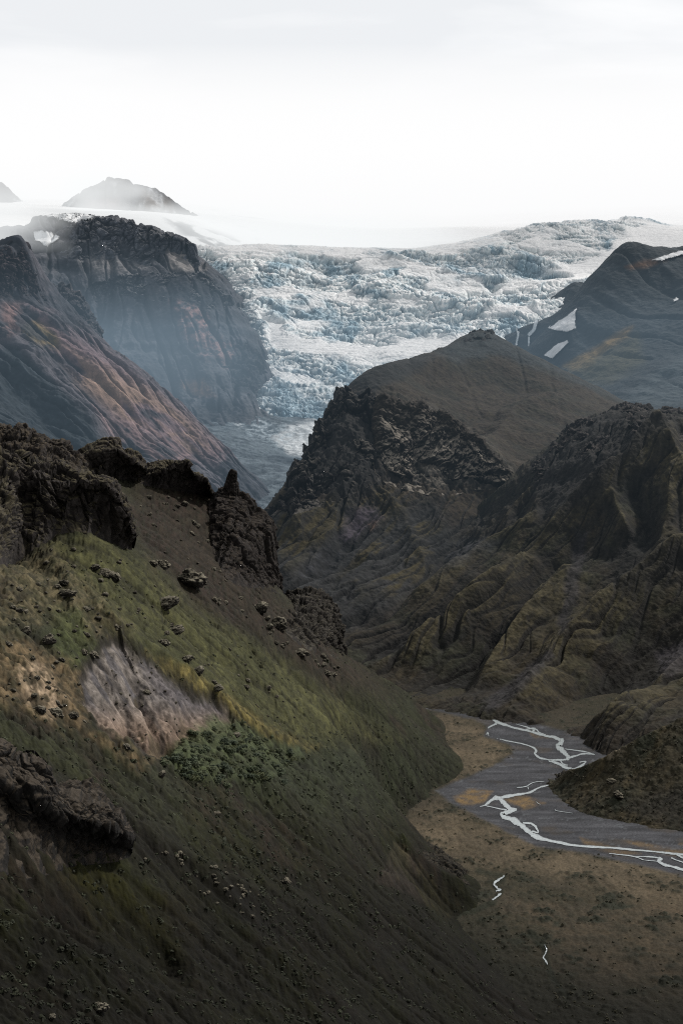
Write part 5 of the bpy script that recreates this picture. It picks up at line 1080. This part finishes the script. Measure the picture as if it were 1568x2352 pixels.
for u, v, r, lab in [
    (441, 1338, 31, 'largest boulder on the slope, top coloured pale as if sunlit and black underside, below the pinnacle cliff'),
    (386, 1392, 24, 'second largest pale topped boulder, just below the biggest one on the green slope'),
    (403, 1452, 17, 'pale topped boulder alone on the open green slope'),
    (376, 1478, 12, 'light grey boulder close above the yellow grass strip'),
    (432, 1516, 13, 'boulder lodged in the grass beside the yellow strip, upper of a pair'),
    (456, 1546, 13, 'boulder lodged in the grass beside the yellow strip, lower of a pair'),
    (502, 1582, 11, 'dark boulder low on the open green slope near the scar corner'),
    (374, 1300, 16, 'knobbly grey boulder on the brown ground upslope of the largest one'),
    (352, 1296, 11, 'smaller rock touching the knobbly grey boulder below the crest'),
    (262, 1326, 14, 'dark boulder below the main left cliff, right one of a row'),
    (240, 1318, 12, 'dark boulder below the main left cliff, middle one of a row'),
    (222, 1308, 11, 'dark boulder below the main left cliff, left one of a row'),
    (152, 1368, 17, 'black faced boulder on the small spine above the sandy ground'),
    (150, 1340, 12, 'boulder at the top of the small spine under the left cliff'),
    (113, 1474, 15, 'squat dark boulder in the moss left of the scree scar'),
    (63, 1451, 10, 'dark upright boulder near the left edge above the sandy patch'),
    (94, 1634, 15, 'boulder at the lower edge of the pale sandy patch, left of two'),
    (131, 1640, 16, 'boulder at the lower edge of the pale sandy patch, right of two'),
    (172, 1648, 11, 'flat dark rock at the lower right corner of the sandy patch'),
    (293, 1716, 11, 'black round boulder at the foot of the scree scar'),
    (214, 1506, 12, 'dark jagged rock on the upper left rim of the scree scar'),
    (196, 1500, 8, 'smaller rock on the left rim of the scree scar'),
    (340, 1590, 8, 'pale boulder stuck in the middle of the scree scar'),
    (232, 2318, 17, 'dark boulder in the heath at the bottom left of the picture'),
    (122, 2335, 9, 'light speckled rock at the very bottom left'),
    (600, 1400, 16, 'grey rock on the bare ground under the gorge cliff'),
    (640, 1440, 20, 'rounded pale rock low on the spur, left of the knobbly outcrop'),
    (690, 1500, 16, 'rounded rock below the knobbly outcrop'),
    (545, 1690, 9, 'rock at the upper edge of the shrub thicket'),
    (370, 1778, 9, 'dark rock beneath the thicket where the scar gully ends'),
    (500, 1870, 9, 'dark boulder in the scrub below the thicket'),
    (660, 2025, 11, 'light flat stone in the dark heath of the lower slope'),
    (1405, 1712, 13, 'pale rock on the crest of the right spur'), (1418, 1826, 10, 'pale rock in the middle of the right spur face'), (1400, 1796, 9, 'rock high in the middle of the right spur face')]:
    boulder(sp if u > 1200 else hs, u, v, r, lab)
def inside(poly, n):
    poly = np.array(poly, float); lo, hi = poly.min(0), poly.max(0); out = []
    while len(out) < n:
        q = lo + (hi-lo)*rng.rand(200, 2); m = poly_mask(q[:, 0], q[:, 1], poly, .5) > .5; out += q[m].tolist()
    return out[:n]
for land, poly, n, r0, r1, lab, grp in [
    (hs, [(20,1300),(130,1260),(240,1350),(330,1440),(200,1460),(200,1660),(120,1640),(20,1600)], 80, 3, 8, 'small rock strewn over the sandy ground left of the scree scar', 'small rocks on the sandy ground'),
    (hs, [(150,1250),(280,1270),(420,1400),(620,1560),(700,1680),(600,1660),(440,1530),(300,1450)], 44, 2.5, 7, 'small rock scattered on the open green slope above the scar', 'small rocks on the green slope'),
    (hs, [(310,1130),(470,1150),(500,1300),(600,1400),(560,1440),(420,1330),(340,1250)], 36, 3, 8, 'small rock lying in the brown hollow below the crest', 'small rocks in the brown hollow'),
    (hs, [(210,1500),(300,1500),(500,1620),(420,1690),(330,1720),(240,1660)], 40, 1.8, 4, 'stone lying on the bare scree scar', 'stones on the scree scar'),
    (hs, [(250,1950),(480,1960),(640,2080),(600,2130),(420,2030),(300,1960)], 40, 2.5, 7, 'dark stone in the rubble below the shadowed crag', 'stones below the shadowed crag'),
    (hs, [(590,1400),(720,1480),(800,1530),(760,1560),(640,1490)], 24, 4, 9, 'grey rock on the rubbly spur below the gorge outcrop', 'rocks on the rubbly spur')]:
    for u, v in inside(poly, n): boulder(land, u, v, r0+(r1-r0)*rng.rand()**2.2, lab, grp)

# ------------------------------------------------------------------ shrubs and low scrub
def mat_leaf():
    m = bpy.data.materials.new('leaves'); m.use_nodes = True; N, L = m.node_tree.nodes, m.node_tree.links; b = N['Principled BSDF']
    b.inputs['Roughness'].default_value = .8; b.inputs['Specular IOR Level'].default_value = .15
    a = N.new('ShaderNodeAttribute'); a.attribute_name = 'Col'; L.new(a.outputs['Color'], b.inputs['Base Color']); return m
M_leaf = mat_leaf()
def tufts(P, R, cols, nq, rs, hz_=.8, lq=.34):
    """leaf quads filling low domes at P"""
    n = len(P); m = n*nq
    d = rs.normal(size=(m, 3)); d /= np.linalg.norm(d, axis=1)[:, None]; d[:, 2] = np.abs(d[:, 2]); rad = (.45+.55*rs.rand(m))
    Rr = np.repeat(R, nq); c = np.repeat(P, nq, 0) + d*(rad*Rr)[:, None]*np.array([1, 1, hz_])
    nrm = d + .35*rs.normal(size=(m, 3)); nrm[:, 2] += .7; nrm /= np.linalg.norm(nrm, axis=1)[:, None]
    a = np.cross(nrm, rs.normal(size=(m, 3))); a /= np.linalg.norm(a, axis=1)[:, None]+1e-9; b = np.cross(nrm, a)
    s_ = (Rr*lq*(.6+.8*rs.rand(m)))[:, None]
    Q = np.stack([c-a*s_-b*s_*.6, c+a*s_-b*s_*.5, c+a*s_*.8+b*s_*.7, c-a*s_*.7+b*s_*.6], 1).reshape(-1, 3)
    k = 1.25*(.75+.5*np.clip(d[:, 2]*rad, 0, 1))*(.85+.3*rs.rand(m))
    cc = np.repeat(np.repeat(cols, nq, 0)*k[:, None], 4, 0)
    return Q, cc
def quad_soup(name, Q, cc):
    me = bpy.data.meshes.new(name); n = len(Q); m = n//4
    me.vertices.add(n); me.vertices.foreach_set('co', np.asarray(Q, f32).ravel()); me.loops.add(n); me.loops.foreach_set('vertex_index', np.arange(n, dtype=np.int32))
    me.polygons.add(m); me.polygons.foreach_set('loop_start', np.arange(m, dtype=np.int32)*4); me.polygons.foreach_set('loop_total', np.full(m, 4, np.int32)); me.update(calc_edges=True)
    set_col(me, cc); me.materials.append(M_leaf); o = bpy.data.objects.new(name, me); return o
protos = []
for k in range(5):
    r_ = np.random.RandomState(60+k); nb_ = 5+k % 3
    sub = np.c_[.55*r_.normal(size=(nb_, 2)), .25*r_.rand(nb_)]; 
    Q, cc = tufts(sub, .45+.3*r_.rand(nb_), np.tile(C(*[(64, 72, 54), (58, 66, 46), (70, 76, 56), (54, 62, 48), (66, 70, 46)][k]), (nb_, 1)), 70, r_, .95, .2)
    protos.append(quad_soup('shrub', Q, cc))
used = set()
THICK = [(372,1748),(400,1722),(430,1685),(462,1680),(495,1648),(520,1665),(550,1652),(585,1690),(625,1690),(650,1722),(705,1735),(650,1760),(660,1800),(590,1785),(540,1815),(500,1795),(450,1812),(410,1775)]
for u, v in sorted(inside(THICK, 210), key=lambda q: q[1]):
    p = front(hs, u, v); k = rng.randint(5)
    if k in used: o = protos[k].copy()
    else: o = protos[k]; used.add(k)
    COL.objects.link(o); o.location = (p[0], p[1], p[2]-.1); q = .7+1.9*rng.rand()**2; o.scale = (q, q, q*(.8+.4*rng.rand())); o.rotation_euler = (0, 0, rng.rand()*6.28)
    tag(o, 'rounded grey green shrub in the dense thicket below the bare scree scar', 'shrub', 'shrubs of the thicket')
def scatter(land, n, weight, cols, r0, r1, nq, seed, name, label, near=None):
    rs_ = np.random.RandomState(seed); P = land.PV
    ok = (land.U > -60) & (land.U < 1630) & (land.Vv < 2430) & (land.Vv > 900)
    w_ = np.where(ok, weight, 0)*np.clip(P[:, 1]/500, .5, 3); w_ = np.clip(w_, 0, None); w_ /= w_.sum()
    idx = rs_.choice(len(P), int(n), p=w_); pts = P[idx].copy(); pts[:, :2] += rs_.normal(size=(len(idx), 2))*.3
    nz = fbm(pts[:, 0], pts[:, 1], 35, 3, .6, seed); t_ = np.clip(.5+1.3*nz+.25*rs_.normal(size=len(idx)), 0, 1)[:, None]
    cA, cB = C(*cols[0]), C(*cols[1]); cc = (cA+(cB-cA)*t_)*mix(1, .45, sm(1700, 2250, project(pts[:, 0], pts[:, 1], pts[:, 2])[1]))[:, None]  # near tufts darkened with the ground, cloud shade in their colour
    R = r0+(r1-r0)*rs_.rand(len(idx))**1.6
    pts[:, 2] -= R*.1
    Q, c4 = tufts(pts, R, cc, nq, rs_, .75)
    o = quad_soup(name, Q, c4); COL.objects.link(o); tag(o, label, 'scrub', kind='stuff'); return o
def W(land, poly, soft): return poly_mask(land.U, land.Vv, poly, soft)
cl = .35+sm(-.15, .25, fbm(hs.PV[:, 0], hs.PV[:, 1], 30, 4, .6, 301))
bare = np.clip(W(hs, SCREE, 4) + W(hs, [(905,1935),(930,1945),(990,2020),(1045,2090),(1030,2112),(980,2080),(930,2050),(860,2025),(880,1990)], 5) + W(hs, [(0,1500),(60,1480),(200,1540),(205,1680),(120,1650),(0,1600)], 15), 0, 1)
wt = cl*(1-bare)*(.12 + .9*W(hs, [(380,1790),(540,1760),(700,1730),(860,1640),(1010,1720),(1010,1800),(880,1900),(1000,2080),(1250,2370),(700,2380),(500,2100),(430,1900)], 50) + .5*W(hs, [(-60,1660),(350,1760),(560,1900),(700,2100),(900,2380),(-60,2440)], 60))
scatter(hs, 4500, wt, ((44, 47, 35), (60, 64, 46)), .4, 1.3, 16, 401, 'scrub', 'low dark green birch scrub carpeting the near hillside')
g_ = W(fl, GRAVEL[0], 8)
wf = (1-g_)*sm(-.05, .3, fbm(fl.PV[:, 0], fl.PV[:, 1], 26, 4, .65, 41)) + .12*(1-g_)
scatter(fl, 3200, wf, ((56, 58, 42), (76, 72, 54)), .4, 1.2, 14, 402, 'scrub', 'patches of low dark scrub over the tan valley flats')
scatter(sp, 1500, np.ones(len(sp.PV)), ((40, 41, 32), (60, 57, 44)), .5, 1.4, 14, 403, 'scrub', 'dark scrub covering the right spur')
